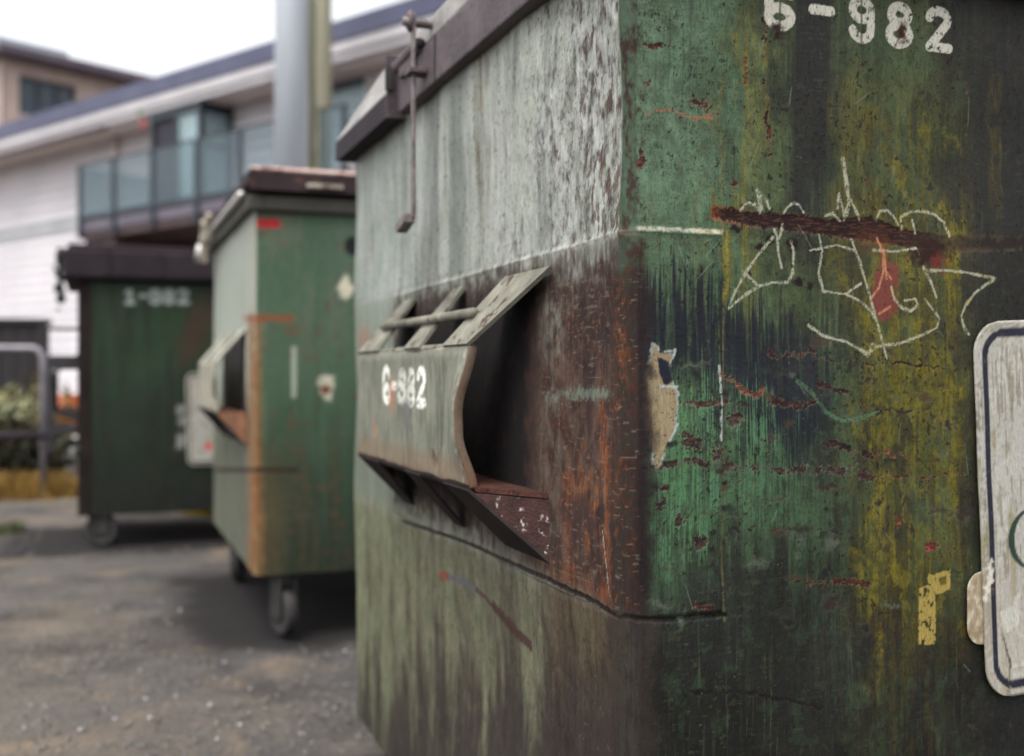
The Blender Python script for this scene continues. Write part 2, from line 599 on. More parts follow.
    cr2 = dseg(U, Z, [F1.f(727, 232), F1.f(727, 285), F1.f(722, 300)])
    P.mix((150, 142, 40), fr * ss(.004, .001, cr2 + .002 * bs) * .8)
    # corner weld, its catch of light painted whitish, and the dark seam at the bottom of the plate
    wl = dseg(U, Z, [F1.f(636, 228), F1.f(660, 229), F1.f(690, 231), F1.f(722, 232)])
    P.mix((178, 184, 172), fr * ss(.0042, .0016, wl + .0022 * bs) * ss(.5, -.1, bm_))
    P.mix((190, 180, 150), fr * ss(.0042, .0016, wl + .0022 * bs) * ss(690, 700, px) * .5)
    sm = dseg(U, Z, [F1.f(622, 618), F1.f(665, 620), F1.f(700, 617), F1.f(725, 615)])
    P.mix((20, 18, 18), fr * ss(.0045, .0015, sm + .002 * bs), h=-.002)
    # ---- grime: blotches, dabs and a rough value everywhere
    g1 = fbm(U * 24, Z * 13, 23, 6, .66)
    g2 = fbm(U * 60, Z * 44, 24, 6, .72)
    g3 = fbm(U * 9, Z * 6, 25, 5, .6)
    wgt = np.clip(.25 + .6 * ss(700, 800, px) + .3 * ss(300, 420, py), 0, 1)
    P.mix((34, 36, 33), wgt * ss(.06, .42, g1 + .4 * g3) * .72)
    P.mix((52, 42, 34), wgt * ss(.18, .44, g2 + .3 * g1) * ss(760, 860, px) * .6)
    P.mix((30, 26, 27), ss(.22, .42, g2 - .2 * g3) * ss(-.15, .2, c2) * .75, rough=.85)
    P.mix((124, 132, 104), (1 - wgt * .6) * ss(.20, .48, -g2 + .3 * hs_) * .40)
    P.mix((138, 128, 34), ss(.16, .42, -g1 + .3 * g2) * ol * ss(60, 160, py) * ss(680, 580, py) * .55)
    P.mix((70, 92, 66), ss(.16, .40, -g3 + .3 * g1) * ol * .45)
    P.c *= np.clip(1 + .75 * g2 + .35 * g1, .35, 1.9)[..., None]
    for cx, cy, rx, ry, k in ((662, 322, 40, 46, .85), (700, 338, 26, 52, .8), (772, 378, 44, 56, .9), (754, 345, 28, 40, .6), (794, 424, 30, 46, .75), (716, 410, 12, 54, .5), (640, 370, 14, 80, .8), (812, 396, 18, 50, .5)):
        mk = ss(1.3, .5, np.hypot((px - cx) / rx, (py + 36 * stB + 24 * stC - cy) / ry) + .35 * stA + .35 * g1)
        P.mix((26, 31, 46), mk * k * ss(-.45, .15, stB + .5 * g2), rough=.45)
    for cx, cy, rx, ry, k in ((688, 505, 36, 66, .9), (700, 425, 26, 42, .85), (752, 436, 26, 44, .7), (664, 540, 24, 46, .75), (762, 500, 34, 40, .35)):
        mk = ss(1.2, .6, np.hypot((px - cx) / rx, (py + 30 * stB + 20 * stC - cy) / ry) + .25 * bm_)
        P.mix((88, 138, 98), mk * k * ss(.0, .30, stB + .6 * stC + .6 * bn + .3 * g2), rough=.5)
        P.mix((96, 146, 128), mk * k * ss(.22, .45, stC + .5 * bk) * .5)
    # ---- rust
    cb_ = fbm(U * 34, Z * 34, 26, 3)
    mott = fbm(U * 70, Z * 200, 22, 4, .6)
    def rust(mask, col=(58, 36, 32), edge=(128, 106, 88), th=.5, ew=.10, k=1., h=-.0004):
        """mask about 0..1 plus noise, cut to a flaking patch with a pale lip of old primer"""
        mask = mask * (.55 + .45 * ss(-.30, .12, cb_))
        v = mask * .92 + .30 * bk + .36 * bn + .20 * bx - .06
        P.mix(edge, ss(th - ew - .05, th - ew + .02, v) * .55 * k)
        cut = ss(th - .02, th + .03, v) * k
        P.mix(col, cut, rough=.9, h=h)
        P.mix(np.minimum(np.array(col) * 1.7 + 8, 255), cut * ss(.02, .4, mott) * .65)
        P.mix(np.array(col) * .55, cut * ss(.05, .4, -mott) * .6)

    def band(pts, w, fade=2.2):
        return np.exp(-(dseg(Uw, Zw, [F1.f(*p) for p in pts]) / w) ** fade)
    hz = fbm(U * 60, Z * 420, 21, 3)
    # long scar right of the corner with ragged upper lip
    sc = dpoly(U, Z, [F1.f(*p) for p in [(712, 206), (740, 211), (790, 214), (830, 219), (870, 216), (888, 222), (905, 228), (940, 234), (975, 236), (1020, 238), (1020, 249), (955, 252), (905, 247), (880, 243), (845, 239), (800, 232), (760, 228), (728, 221), (712, 217)]])
    v = -sc / .004 + .9 * bs + .5 * bx
    P.mix((150, 84, 44), fr * ss(-.9, -.3, v) * ss(770, 712, px) * .9)
    P.mix((112, 92, 70), fr * ss(-.8, -.2, v) * .35)
    melt = .25 + .75 * ss(975, 900, qx + 20 * c2)
    P.mix((44, 26, 26), melt * ss(-.2, .5, v), rough=.9, h=-.0012)
    P.mix((112, 74, 64), melt ** 2 * ss(.0, .7, v) * ss(.0, .45, hz) * .6)
    P.mix((156, 70, 34), fr * ss(.0, .7, v) * ss(722, 712, px + 3 * bs) * .9)
    P.mix((112, 62, 38), fr * blob(872, 240, 14, 12, .7, .7 * bs) * .4)
    P.mix((32, 24, 24), ss(8, 3, np.abs(qy - 243)) * ss(930, 990, px) * .8)
    P.mix((52, 28, 26), fr * blob(932, 252, 20, 14, .5, .7 * bs), rough=.9)
    P.mix((128, 52, 44), fr * blob(940, 262, 8, 9, .5, .8 * bs) * .7)
    # the drip under the stencilled figure and other flakes
    rust(fr * band([(764, 20), (767, 80), (771, 125), (772, 152)], .0042) * 1.0, (60, 32, 28), th=.55)
    rust(fr * band([(746, 60), (747, 90)], .006) * .9, (104, 78, 48), th=.62)
    for cx, cy, rx, ry, k in ((702, 102, 16, 5, .9), (655, 45, 13, 5, .85), (640, 158, 9, 12, .95), (648, 82, 8, 12, .7), (644, 68, 8, 12, .5), (734, 186, 5, 4, .9), (662, 30, 3, 3, .9), (670, 44, 3, 6, .8), (867, 180, 3, 8, .9), (776, 34, 6, 6, 1.), (903, 40, 5, 9, 1.)):
        rust(fr * ss(1.7, .2, np.hypot((qx - cx) / rx, (qy - cy) / ry)) * k, (74, 42, 40), (118, 96, 74), th=.52)
    # coral scratches
    for pts in ([(648, 112), (672, 108), (690, 116), (716, 118)], [(695, 120), (712, 114)]):
        P.mix((176, 110, 84), fr * ss(.0016, .0004, dseg(U, Z, [F1.f(*p) for p in pts]) + .0012 * bs) * .85)
    # horizontal lines of flaking
    rust(fr * band([(640, 466), (680, 462), (720, 466), (790, 470), (840, 470), (872, 477)], .0085, 2) * 1.0, (62, 46, 46), (112, 118, 106), th=.54)
    rust(fr * band([(678, 404), (700, 404), (725, 402)], .005) * .9, (70, 50, 46), (128, 120, 104), th=.5)
    rust(fr * band([(720, 372), (735, 384), (752, 396), (762, 390)], .0055) * 1., (100, 66, 54), (140, 120, 100), th=.5)
    rust(fr * band([(770, 354), (800, 356), (815, 353)], .0062) * 1., (66, 40, 40), th=.52)
    rust(fr * band([(772, 402), (800, 405), (815, 400)], .0062) * 1., (54, 36, 36), th=.5)
    rust(fr * band([(800, 353), (830, 360), (860, 362), (900, 364), (938, 367)], .0022) * .95, (52, 38, 34), th=.55)
    rust(fr * band([(818, 386), (838, 388), (848, 392)], .005) * 1., (50, 34, 36), th=.52)
    rust(fr * band([(826, 444), (850, 448), (872, 456)], .0065) * 1., (44, 32, 34), th=.5)
    rust(fr * band([(872, 476), (915, 477), (965, 474)], .0030) * .95, (84, 62, 30), th=.55)
    rust(fr * band([(880, 452), (905, 456)], .007) * .9, (110, 64, 38), th=.62)
    rust(fr * band([(860, 400), (880, 408), (905, 412), (938, 408)], .0025) * .9, (74, 60, 32), th=.55)
    rust(fr * band([(812, 582), (842, 582), (870, 583)], .0052) * 1., (78, 46, 36), th=.52)
    rust(fr * band([(690, 692), (740, 692), (785, 700), (822, 708)], .0040) * 1., (22, 19, 20), (60, 50, 46), th=.5)
    rust(fr * band([(690, 605), (712, 606)], .006) * .9, (66, 38, 36), th=.55)
    rust(fr * blob(932, 548, 8, 6, .5) * .9, (108, 50, 44), th=.57)
    rust(fr * blob(900, 520, 4, 8, .5) * .8, (104, 58, 40), th=.55)
    for cx, cy, rx, ry in ((684, 518, 10, 9), (690, 440, 14, 8), (660, 484, 12, 6), (715, 455, 8, 10), (735, 416, 8, 9), (770, 500, 8, 6), (660, 500, 8, 5), (700, 540, 8, 8)):
        rust(fr * ss(2.0, .2, np.hypot((qx - cx) / rx, (qy - cy) / ry)) * .9, (62, 46, 46), (118, 124, 106), th=.55)
    rust(fr * blob(740, 460, 120, 60, .6) * .35, (58, 42, 40), (96, 112, 90), th=.56)
    rust(fr * blob(680, 520, 60, 90, .6) * .32, (36, 34, 36), (80, 100, 84), th=.54)
    rr = np.random.RandomState(77)
    for k_ in range(64):
        cx, cy = 648 + 320 * rr.rand(), 340 + 290 * rr.rand() ** 1.2
        rx, ry = 3 + 9 * rr.rand() ** 2, 2 + 3.5 * rr.rand()
        a0 = F1.f(cx, cy)
        sel = (np.abs(U - a0[0]) < .03) & (np.abs(Z - a0[1]) < .02)
        if not sel.any():
            continue
        mk = np.zeros(U.shape, np.float32)
        mk[sel] = ss(1.5, .5, np.hypot((qx[sel] - cx) / rx, (qy[sel] - cy) / ry) + .5 * bk[sel])
        lip = np.zeros(U.shape, np.float32)
        lip[sel] = ss(2.1, 1.2, np.hypot((qx[sel] - cx) / rx, (qy[sel] - cy) / ry) + .5 * bk[sel])
        P.mix((104, 110, 96), lip * .14)
        P.mix(((58, 44, 44), (44, 36, 38), (82, 58, 48), (30, 32, 40), (92, 104, 92))[k_ % 5], mk * (.55 + .4 * rr.rand()), h=-.0003)
    # red primer patch under the scribble
    G = lambda x, y: F1.f(700 + x * .293, 150 + y * .2926)
    rp = dpoly(U, Z, [G(*p) for p in [(598, 425), (630, 380), (682, 392), (684, 440), (668, 470), (676, 545), (640, 578), (612, 582), (586, 540), (590, 470)]])
    P.mix((132, 66, 60), fr * ss(.004, -.003, rp + .004 * bs + .002 * bm_) * .92)
    P.mix((120, 70, 40), fr * blob(886, 262, 5, 22, .6, .3 * bs) * .5)
    for cx, cy, r_ in ((770, 240, 5), (792, 243, 6), (760, 246, 4), (733, 228, 3), (800, 282, 5), (812, 285, 4), (790, 228, 4), (738, 230, 3), (748, 274, 3)):
        P.mix((40, 28, 28), fr * ss(1.3, .6, np.hypot(px - cx, py - cy) / r_ + .8 * bs), rough=.9)
    # chalk: dry strokes that skip over the pitted paint
    d = np.full(U.shape, 9.)
    d2 = d.copy()
    d3 = d.copy()
    box = (U > .10) & (U < .64) & (Z > .92) & (Z < 1.25)
    ub, zb = U[box], Z[box]
    if box.any():
        d[box] = np.min([dseg(ub, zb, [G(*p) for p in s]) for s in CHALK], 0)
        d2[box] = np.min([dseg(ub, zb, [G(*p) for p in s]) for s in CHALK_BOLD], 0)
        d3[box] = np.min([dseg(ub, zb, [G(*p) for p in s]) for s in PINK], 0)
    skip = ss(-.26, .16, .5 * bx + .7 * bs + .6 * bn + .16)
    dw = .0016 * bn + .0008 * bx + .0010 * c2
    chalky = np.maximum(ss(.0025, .0011, d + dw), ss(.0042, .0020, d2 + dw)) * (.12 + .88 * skip)
    yl = ss(.1, .5, bm_ + .3) * ss(840, 870, px)
    P.mix((196, 200, 184), fr * chalky * .92 * (1 - .0 * yl), rough=.9)
    P.mix((186, 174, 96), fr * chalky * ss(-.1, .5, bm_) * ss(830, 880, px) * .6, rough=.9)
    P.mix((214, 150, 118), fr * ss(.0024, .0010, d3) * (.4 + .6 * skip) * .85, rough=.9)
    # pale green scribble
    for off in (0, 2, -2):
        dg = dseg(U, Z, [F1.f(796, 380 + off), F1.f(812, 393 + off), F1.f(826, 412 + off), F1.f(842, 421 + off * .5), F1.f(862, 418 + off), F1.f(880, 411)])
        P.mix((92, 140, 106), fr * ss(.0011, .0003, dg + .0009 * bx + .0006 * bn) * .6)
    # torn sticker residue by the corner
    tp = dpoly(U, Z, [F1.f(*p) for p in [(652, 345), (660, 352), (671, 354), (668, 366), (672, 388), (676, 392), (674, 420), (671, 436), (664, 446), (658, 466), (653, 470), (650, 448), (643, 432), (640, 404), (644, 376), (650, 360)]])
    P.mix((186, 200, 206), fr * ss(.0035, .0008, tp + .003 * bs) * ss(.1, .35, bm_ + .2) * .9)
    P.mix((164, 150, 122), fr * ss(.0012, -.0012, tp + .0035 * bs + .001 * bx), rough=.8)
    P.mix((186, 172, 146), fr * ss(0, -.008, tp + .003 * bs) * ss(0, .4, stC) * .5)
    P.mix((30, 34, 56), fr * ss(.001, -.002, dpoly(U, Z, [F1.f(*p) for p in [(656, 356), (668, 362), (672, 380), (664, 388), (658, 374)]]) + .002 * bs))
    for pts in ([(664, 352), (674, 350), (672, 358)], [(660, 386), (676, 387)], [(676, 424), (668, 440)], [(718, 366), (720, 400), (719, 440)]):
        P.mix((190, 202, 206), fr * ss(.0022, .0008, dseg(U, Z, [F1.f(*p) for p in pts]) + .0018 * bs) * .9)
    # scraps of a yellowed label
    lb = np.minimum(dpoly(U, Z, [F1.f(*p) for p in [(920, 589), (930, 585), (937, 592), (937, 645), (920, 645)]]), np.minimum(
        dpoly(U, Z, [F1.f(*p) for p in [(932, 576), (951, 569), (951, 589), (936, 596), (932, 590)]]), dpoly(U, Z, [F1.f(*p) for p in [(930, 574), (936, 576), (934, 590), (928, 592)]])))
    P.mix((182, 164, 88), fr * ss(.0006, -.0006, lb + .0018 * bs) * ss(.42, .2, fbm(U * 90, Z * 70, 31, 3) + .1 * bx), rough=.8)
    P.mix((110, 96, 36), fr * ss(.001, -.001, dpoly(U, Z, [F1.f(*p) for p in [(940, 578), (947, 576), (947, 584), (941, 586)]])) * .9)
    # stencilled number
    hgt = F1.f(860, 0)[1] - F1.f(860, 46)[1]
    cells = []
    for (x0, x1, yb) in ((763, 795, 28), (806, 834, 35), (847, 875, 41), (886, 914, 45.5), (925, 952, 50)):
        a = F1.f(x0, yb)
        cells.append((a[0], a[1], F1.f(x1, yb)[0] - a[0], hgt))
    nb = stencil_mask(U, Z, '6-982', cells, .0066)
    gap = np.full(U.shape, 1.)                                  # bridges of the stencil
    for ch, (u0, z0, w, h) in zip('6-982', cells):
        if ch in '69':
            gap = np.minimum(gap, ss(.0012, .0022, np.abs(U - u0 - w * .5)) + (np.abs(Z - z0 - h * .5) > h * .62))
    P.mix((222, 224, 218), fr * ss(-.0006, .0008, nb + .0012 * bs) * (.30 + .70 * ss(.52, .18, bs + .35 * bm_ + .2 * bx)) * np.clip(gap, .25, 1), rough=.7)
    P.mix((52, 34, 34), fr * blob(777, 32, 7, 7, .5, .5 * bs))
    P.mix((70, 36, 34), fr * blob(904, 34, 5, 10, .5, .6 * bs))
    # specks and hairline scratches
    P.mix((34, 28, 26), fr * ss(.46, .56, bs + .35 * bl) * .85, rough=.9)
    P.mix((26, 24, 24), fr * ss(.50, .60, bx + .3 * bm_) * .6)
    for k_ in range(46):
        rx = _rs.rand(5)
        a = F1.f(640 + 370 * rx[0], 10 + 660 * rx[1])
        L = .008 + .03 * rx[2]
        an = R(-70 + 140 * rx[3])
        b = (a[0] + L * math.sin(an), a[1] - L * math.cos(an))
        sel = (np.abs(U - a[0]) < .05) & (np.abs(Z - a[1]) < .05)
        if sel.any():
            mk = np.zeros(U.shape)
            mk[sel] = ss(.0009, .0002, dseg(U[sel], Z[sel], [a, b]))
            P.mix((150, 164, 146) if rx[4] > .4 else (40, 34, 32), fr * mk * .45)

    return P


def paint_side(U, Z):
    """chalked, oxidised paint above, rust by the corner, mossy grey below"""
    S = Paint(U, Z, (158, 164, 152))
    px, py, stA, stB, stC, bl, bm_, bs, bx, wx, wy = NearNoise(U, Z).get()
    blob = make_blob(px, py)
    up = ss(6, -6, py - (280 - .27 * (px - 450)) + .4 * wy)     # above the plate's upper weld
    low = ss(-14, 14, py - (555 + .45 * (px - 495)))            # below the plate's lower seam
    mid = np.clip(1 - up - low, 0, 1)
    far = ss(470, 380, px)
    d1 = fbm(U * 11, Z * 1.5, 47, 4)
    d2 = fbm(U * 34, Z * 5, 48, 5, .6)
    ero = fbm(U * 80, Z * 30, 42, 5, .66)
    er2 = fbm(U * 52, Z * 34, 49, 5, .62)
    S.mix((132, 146, 134), far * .75)
    S.mix((164, 166, 162), ss(-.1, .5, bl + .4 * d2) * .8)
    S.mix((122, 127, 120), ss(-.05, .5, d1 + .3 * d2) * .65)
    S.mix((88, 92, 84), ss(.15, .55, d2 + .3 * d1) * .6)
    S.mix((186, 188, 184), ss(.0, .5, -d2 - .3 * d1) * .55)
    S.mix((100, 100, 92), ss(.2, .6, stA) * .35)
    S.mix((104, 84, 56), ss(1.5, .1, np.abs(px + 8 * stA + 6 * bm_ - 484) / 9) * ss(30, 70, py) * ss(290, 120, py) * ss(-.3, .3, d2) * .7)
    S.mix((100, 92, 74), ss(1.4, .2, np.abs(px + 7 * stA - 432) / 8) * ss(-.2, .3, d2) * up * .4)
    S.mix((92, 104, 92), ss(1.5, .2, np.abs(px + 6 * stA - 456) / 9) * up * ss(40, 100, py) * .6)
    nearc = ss(478, 612, px + 40 * bl)
    S.mix((186, 187, 184), up * nearc * ss(.0, .45, -er2 + .4 * bl) * .7)
    S.mix((96, 90, 86), up * nearc * ss(.06, .44, er2 + .4 * ero + .3 * bl) * .75, rough=.9, h=-.0002)
    S.mix((60, 50, 48), up * nearc * ss(.30, .52, ero + .4 * er2 + .3 * bl + .12 * bx) * .8, rough=.9, h=-.0003)
    S.mix((56, 44, 42), up * ss(.34, .46, bs + .4 * d2) * .5, rough=.9)
    S.mix((74, 52, 42), up * ss(568, 610, px + 40 * ero) * ss(60, 190, py) * ss(-.1, .25, ero) * .7, rough=.9)
    g2 = fbm(U * 44, Z * 26, 58, 6, .72)
    S.c *= np.clip(1 + (.22 + .33 * ss(480, 600, px)) * g2 + .15 * d2, .4, 1.6)[..., None]
    S.mix((86, 66, 54), up * ss(520, 618, px + 50 * er2) * ss(.0, .4, ero + .5 * g2 + .2 * bl) * .55, rough=.9)
    S.rough -= .20 * ss(560, 430, px) * (up + .5 * mid)
    # highlight on the weld's edge, painted as a pale strip
    pw = (280 - .27 * (px - 450))
    wv = np.abs(py - pw - .15 * wy)
    S.mix((196, 194, 184), ss(4.5, 1.2, wv + 3.5 * bs) * ss(480, 570, px) * .8 * ss(-.3, .2, bm_) + ss(2.0, .6, wv + 2 * bs) * .25)
    # middle band: rust strongest between the pocket and the corner
    fade = ss(0, 130, py - pw + 60 * bl)
    S.mix((140, 142, 132), mid * .5)
    S.mix((92, 94, 82), mid * fade * .8)
    S.mix((74, 76, 68), mid * ss(-.1, .5, d2 + .4 * d1) * .6)
    S.mix((120, 134, 116), mid * far * .5)
    rz = mid * ss(500, 570, px + 16 * bm_ + 10 * bs) * ss(-30, 90, py - pw + 60 * bl + 50 * (ero) + .25 * (px - 560))
    S.mix((76, 55, 44), rz * .92, rough=.9)
    tocor = ss(545, 612, px + 14 * bm_)
    S.mix((54, 37, 31), rz * ss(-.25, .35, bm_ + .5 * bl + .3 * stA) * .9, rough=.92)
    S.mix((134, 72, 32), rz * (.25 + .75 * tocor) * ss(-.15, .5, fbm(U * 22, Z * 12, 43, 5) + .15 * bs) * ss(330, 480, py) * .85, rough=.92)
    S.mix((162, 92, 38), rz * (.1 + .9 * tocor) * ss(.1, .5, fbm(U * 30, Z * 9, 53, 5) + .2 * bs) * ss(420, 520, py) * .7, rough=.92)
    S.mix((146, 84, 44), rz * ss(.36, .6, bs + .4 * bm_) * .5)
    S.mix((46, 32, 31), rz * ss(.10, .5, fbm(U * 16, Z * 9, 44, 4) + .2 * stA) * .8)
    S.mix((44, 30, 26), rz * ss(.1, .5, stB) * .45)
    S.mix((42, 30, 32), rz * ss(.05, .4, g2 + .3 * bm_) * .75)
    S.c *= 1 + (np.clip(1 + .8 * g2, .4, 1.7) - 1)[..., None] * rz[..., None]
    S.mix((128, 112, 94), rz * ss(.40, .6, fbm(U * 40, Z * 200, 45, 3) + .3 * bl) * .35)
    S.mix((122, 142, 126), mid * blob(588, 394, 26, 5, .9, 1.4 * bs + .6 * bm_) * .5)
    S.mix((200, 190, 170), mid * ss(.0012, .0004, dseg(U, Z, [F1.l(606, 530), F1.l(612, 590), F1.l(616, 606)]) + .001 * bs) * .7)
    # below the seam
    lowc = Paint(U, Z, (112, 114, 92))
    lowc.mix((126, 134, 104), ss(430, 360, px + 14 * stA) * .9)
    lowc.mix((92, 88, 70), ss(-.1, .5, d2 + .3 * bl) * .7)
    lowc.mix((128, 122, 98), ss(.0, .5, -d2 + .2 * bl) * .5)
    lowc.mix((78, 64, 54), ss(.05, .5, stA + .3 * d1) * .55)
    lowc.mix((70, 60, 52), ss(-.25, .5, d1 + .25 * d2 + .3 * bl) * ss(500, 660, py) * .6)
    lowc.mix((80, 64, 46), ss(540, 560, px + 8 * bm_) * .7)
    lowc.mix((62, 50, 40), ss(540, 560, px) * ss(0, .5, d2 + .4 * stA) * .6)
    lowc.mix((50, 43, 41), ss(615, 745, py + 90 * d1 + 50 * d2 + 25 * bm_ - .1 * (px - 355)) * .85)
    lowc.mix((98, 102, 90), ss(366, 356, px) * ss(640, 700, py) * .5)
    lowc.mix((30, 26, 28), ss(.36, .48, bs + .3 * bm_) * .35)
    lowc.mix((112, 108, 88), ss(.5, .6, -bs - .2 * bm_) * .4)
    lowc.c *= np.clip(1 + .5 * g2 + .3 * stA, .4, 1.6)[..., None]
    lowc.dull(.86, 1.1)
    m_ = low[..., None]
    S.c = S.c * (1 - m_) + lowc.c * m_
    # dark seam and its shadowless groove, rusty scratch
    sd = dseg(U, Z, [F1.l(404, 521), F1.l(440, 534), F1.l(495, 555), F1.l(553, 580), F1.l(600, 604), F1.l(622, 618)])
    S.mix((36, 28, 26), ss(.0055, .0018, sd + .003 * bs), h=-.002)
    for pts, w, col in (([(440, 575), (447, 577)], .010, (128, 66, 48)), ([(447, 577), (462, 583), (475, 592)], .008, (92, 92, 96)), ([(472, 590), (492, 606)], .005, (78, 46, 40)), ([(492, 606), (505, 618), (516, 632), (530, 645)], .011, (66, 38, 36))):
        S.mix(col, ss(w, w * .5, dseg(U, Z, [F1.l(*p) for p in pts]) + .006 * bs) * .9, rough=.9)
    S.mix((60, 40, 36), low * ss(.40, .5, bs) * .5)
    S.mix((120, 76, 56), mid * (1 - rz) * ss(.46, .56, bs + .2 * bl) * .4)
    # shade inside the fork pocket painted on the body wall, rust round it
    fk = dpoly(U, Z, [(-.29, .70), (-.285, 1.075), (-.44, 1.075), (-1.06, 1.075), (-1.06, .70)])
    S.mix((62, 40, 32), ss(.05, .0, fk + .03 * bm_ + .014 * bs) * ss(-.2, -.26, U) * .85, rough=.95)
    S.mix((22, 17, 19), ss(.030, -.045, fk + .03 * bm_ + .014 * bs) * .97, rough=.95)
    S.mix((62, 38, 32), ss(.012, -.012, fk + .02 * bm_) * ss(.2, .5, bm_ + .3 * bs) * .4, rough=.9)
    S.mix((170, 92, 60), blob(364, 340, 6, 14, .5, .5 * bs) * .4)
    return S


def paint_near(U, Z):
    P = Paint(U, Z, (74, 108, 80))
    u1 = U[0]
    i0, i1 = int(np.searchsorted(u1, -.06)), int(np.searchsorted(u1, .03))
    A = paint_front(U[:, i0:], Z[:, i0:])
    A.dull(.54, .97)
    A.c *= np.array((1.05, 1., .90), np.float32)
    P.c[:, i0:], P.h[:, i0:], P.rough[:, i0:] = A.c, A.h, A.rough
    S = Paint(U, Z, (74, 108, 80))
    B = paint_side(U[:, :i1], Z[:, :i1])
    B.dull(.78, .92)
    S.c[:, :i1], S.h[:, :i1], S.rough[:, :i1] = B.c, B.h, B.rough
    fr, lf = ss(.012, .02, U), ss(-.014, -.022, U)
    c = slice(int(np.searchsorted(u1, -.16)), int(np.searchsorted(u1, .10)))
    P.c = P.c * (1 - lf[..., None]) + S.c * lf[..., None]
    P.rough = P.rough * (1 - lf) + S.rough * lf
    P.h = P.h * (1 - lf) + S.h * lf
    Q = Paint(U[:, c], Z[:, c], (0, 0, 0))
    Q.c, Q.h, Q.rough = P.c[:, c].copy(), P.h[:, c].copy(), P.rough[:, c].copy()
    Q.k = .62
    paint_corner(Q, fr[:, c], lf[:, c])
    P.c[:, c], P.h[:, c], P.rough[:, c] = Q.c, Q.h, Q.rough
    # relief: gentle buckling, the corner plate, its welds
    P.h = P.h + .0075 * fbm(U * 2.6, Z * 2.2, 51, 2) + .0024 * fbm(U * 8, Z * 6, 52, 2)
    for du, dz, dr, dd in ((.27, .98, .06, .006), (.40, .82, .05, .005), (.21, 1.28, .045, .004), (.48, 1.20, .05, .005), (-.12, 1.28, .07, .006), (-.5, 1.25, .10, .008), (-.6, .45, .12, .010), (.30, .62, .07, .006), (-.10, .55, .06, .005)):
        P.h = P.h - dd * np.exp(-(((U - du) / dr) ** 2 + ((Z - dz) / (dr * 1.4)) ** 2))
    P.h = P.h + .00018 * fbm(U * 120, Z * 100, 6, 3, .6)
    ztop = np.where(U < 0, F1.l(450, 280)[1] + (F1.f(640, 229)[1] - F1.l(450, 280)[1]) * (U - F1.l(450, 280)[0]) / (0 - F1.l(450, 280)[0]), F1.f(640, 229)[1])
    zbot = F1.f(640, 618)[1]
    plate = ss(.002, -.003, Z - ztop) * ss(-.002, .003, Z - zbot) * ss(-1.105, -1.1, U) * ss(.133, .130, U)
    P.h = P.h + .0018 * plate + .0012 * (1 + fbm(U * 90, Z * 20, 54, 3)) * np.exp(-((Z - ztop) / .004) ** 2) * ss(-1.1, -1.08, U) * ss(.133, .128, U)
    return P


def paint_corner(P, fr, lf):
    """rounded corner: sound dark green above, rust below"""
    U, Z = P.u, P.z
    px, py, stA, stB, stC, bl, bm_, bs, bx, wx, wy = NearNoise(U, Z).get()
    cn = np.clip(1 - lf - fr, 0, 1)
    P.mix((66, 84, 66), cn * .8)
    P.mix((60, 40, 36), ss(.38, .78, ss(.05, .0, np.abs(U - .004)) * .55 + .4 * bm_ + .3 * bs) * ss(-.035, -.02, U) * ss(.05, .03, U) * .95, rough=.92)
    lowrust = ss(-.05, -.02, U) * ss(.040, .016, U + .012 * bm_) * ss(215, 300, py + 20 * bm_) * ss(660, 600, py)
    P.mix((50, 35, 33), lowrust * .9, rough=.92)
    P.mix((78, 52, 40), lowrust * ss(-.1, .5, fbm(U * 30, Z * 8, 55, 5)) * .6)
    P.mix((44, 31, 30), lowrust * ss(-.1, .5, stA + .4 * bm_ + .3 * bs) * .6)
    P.mix((122, 70, 36), lowrust * ss(.02, -.012, U) * ss(-.05, .7, bs + .6 * bm_ + .4 * fbm(U * 18, Z * 9, 56, 3)) * .55)
    P.mix((140, 126, 108), lowrust * ss(.42, .6, fbm(U * 40, Z * 240, 57, 3) + .3 * bs) * .4)
    P.mix((34, 24, 28), ss(.012, .020, U) * ss(.045, .026, U + .012 * bm_) * ss(240, 320, py) * ss(640, 560, py) * .8)
    P.mix((58, 50, 44), ss(-.08, -.02, U + .02 * bm_) * ss(.06, .02, U + .02 * bm_) * ss(604, 625, py) * .85)
    P.mix((40, 36, 36), ss(-.06, -.01, U) * ss(.06, .0, U) * ss(604, 625, py) * ss(-.1, .4, stA + .5 * bm_) * .7)
    wl2 = np.abs(py - 231 - .3 * wy)
    P.mix((130, 120, 104), cn * ss(4, 1, wl2) * .6)  # the weld's painted highlight carried round the corner


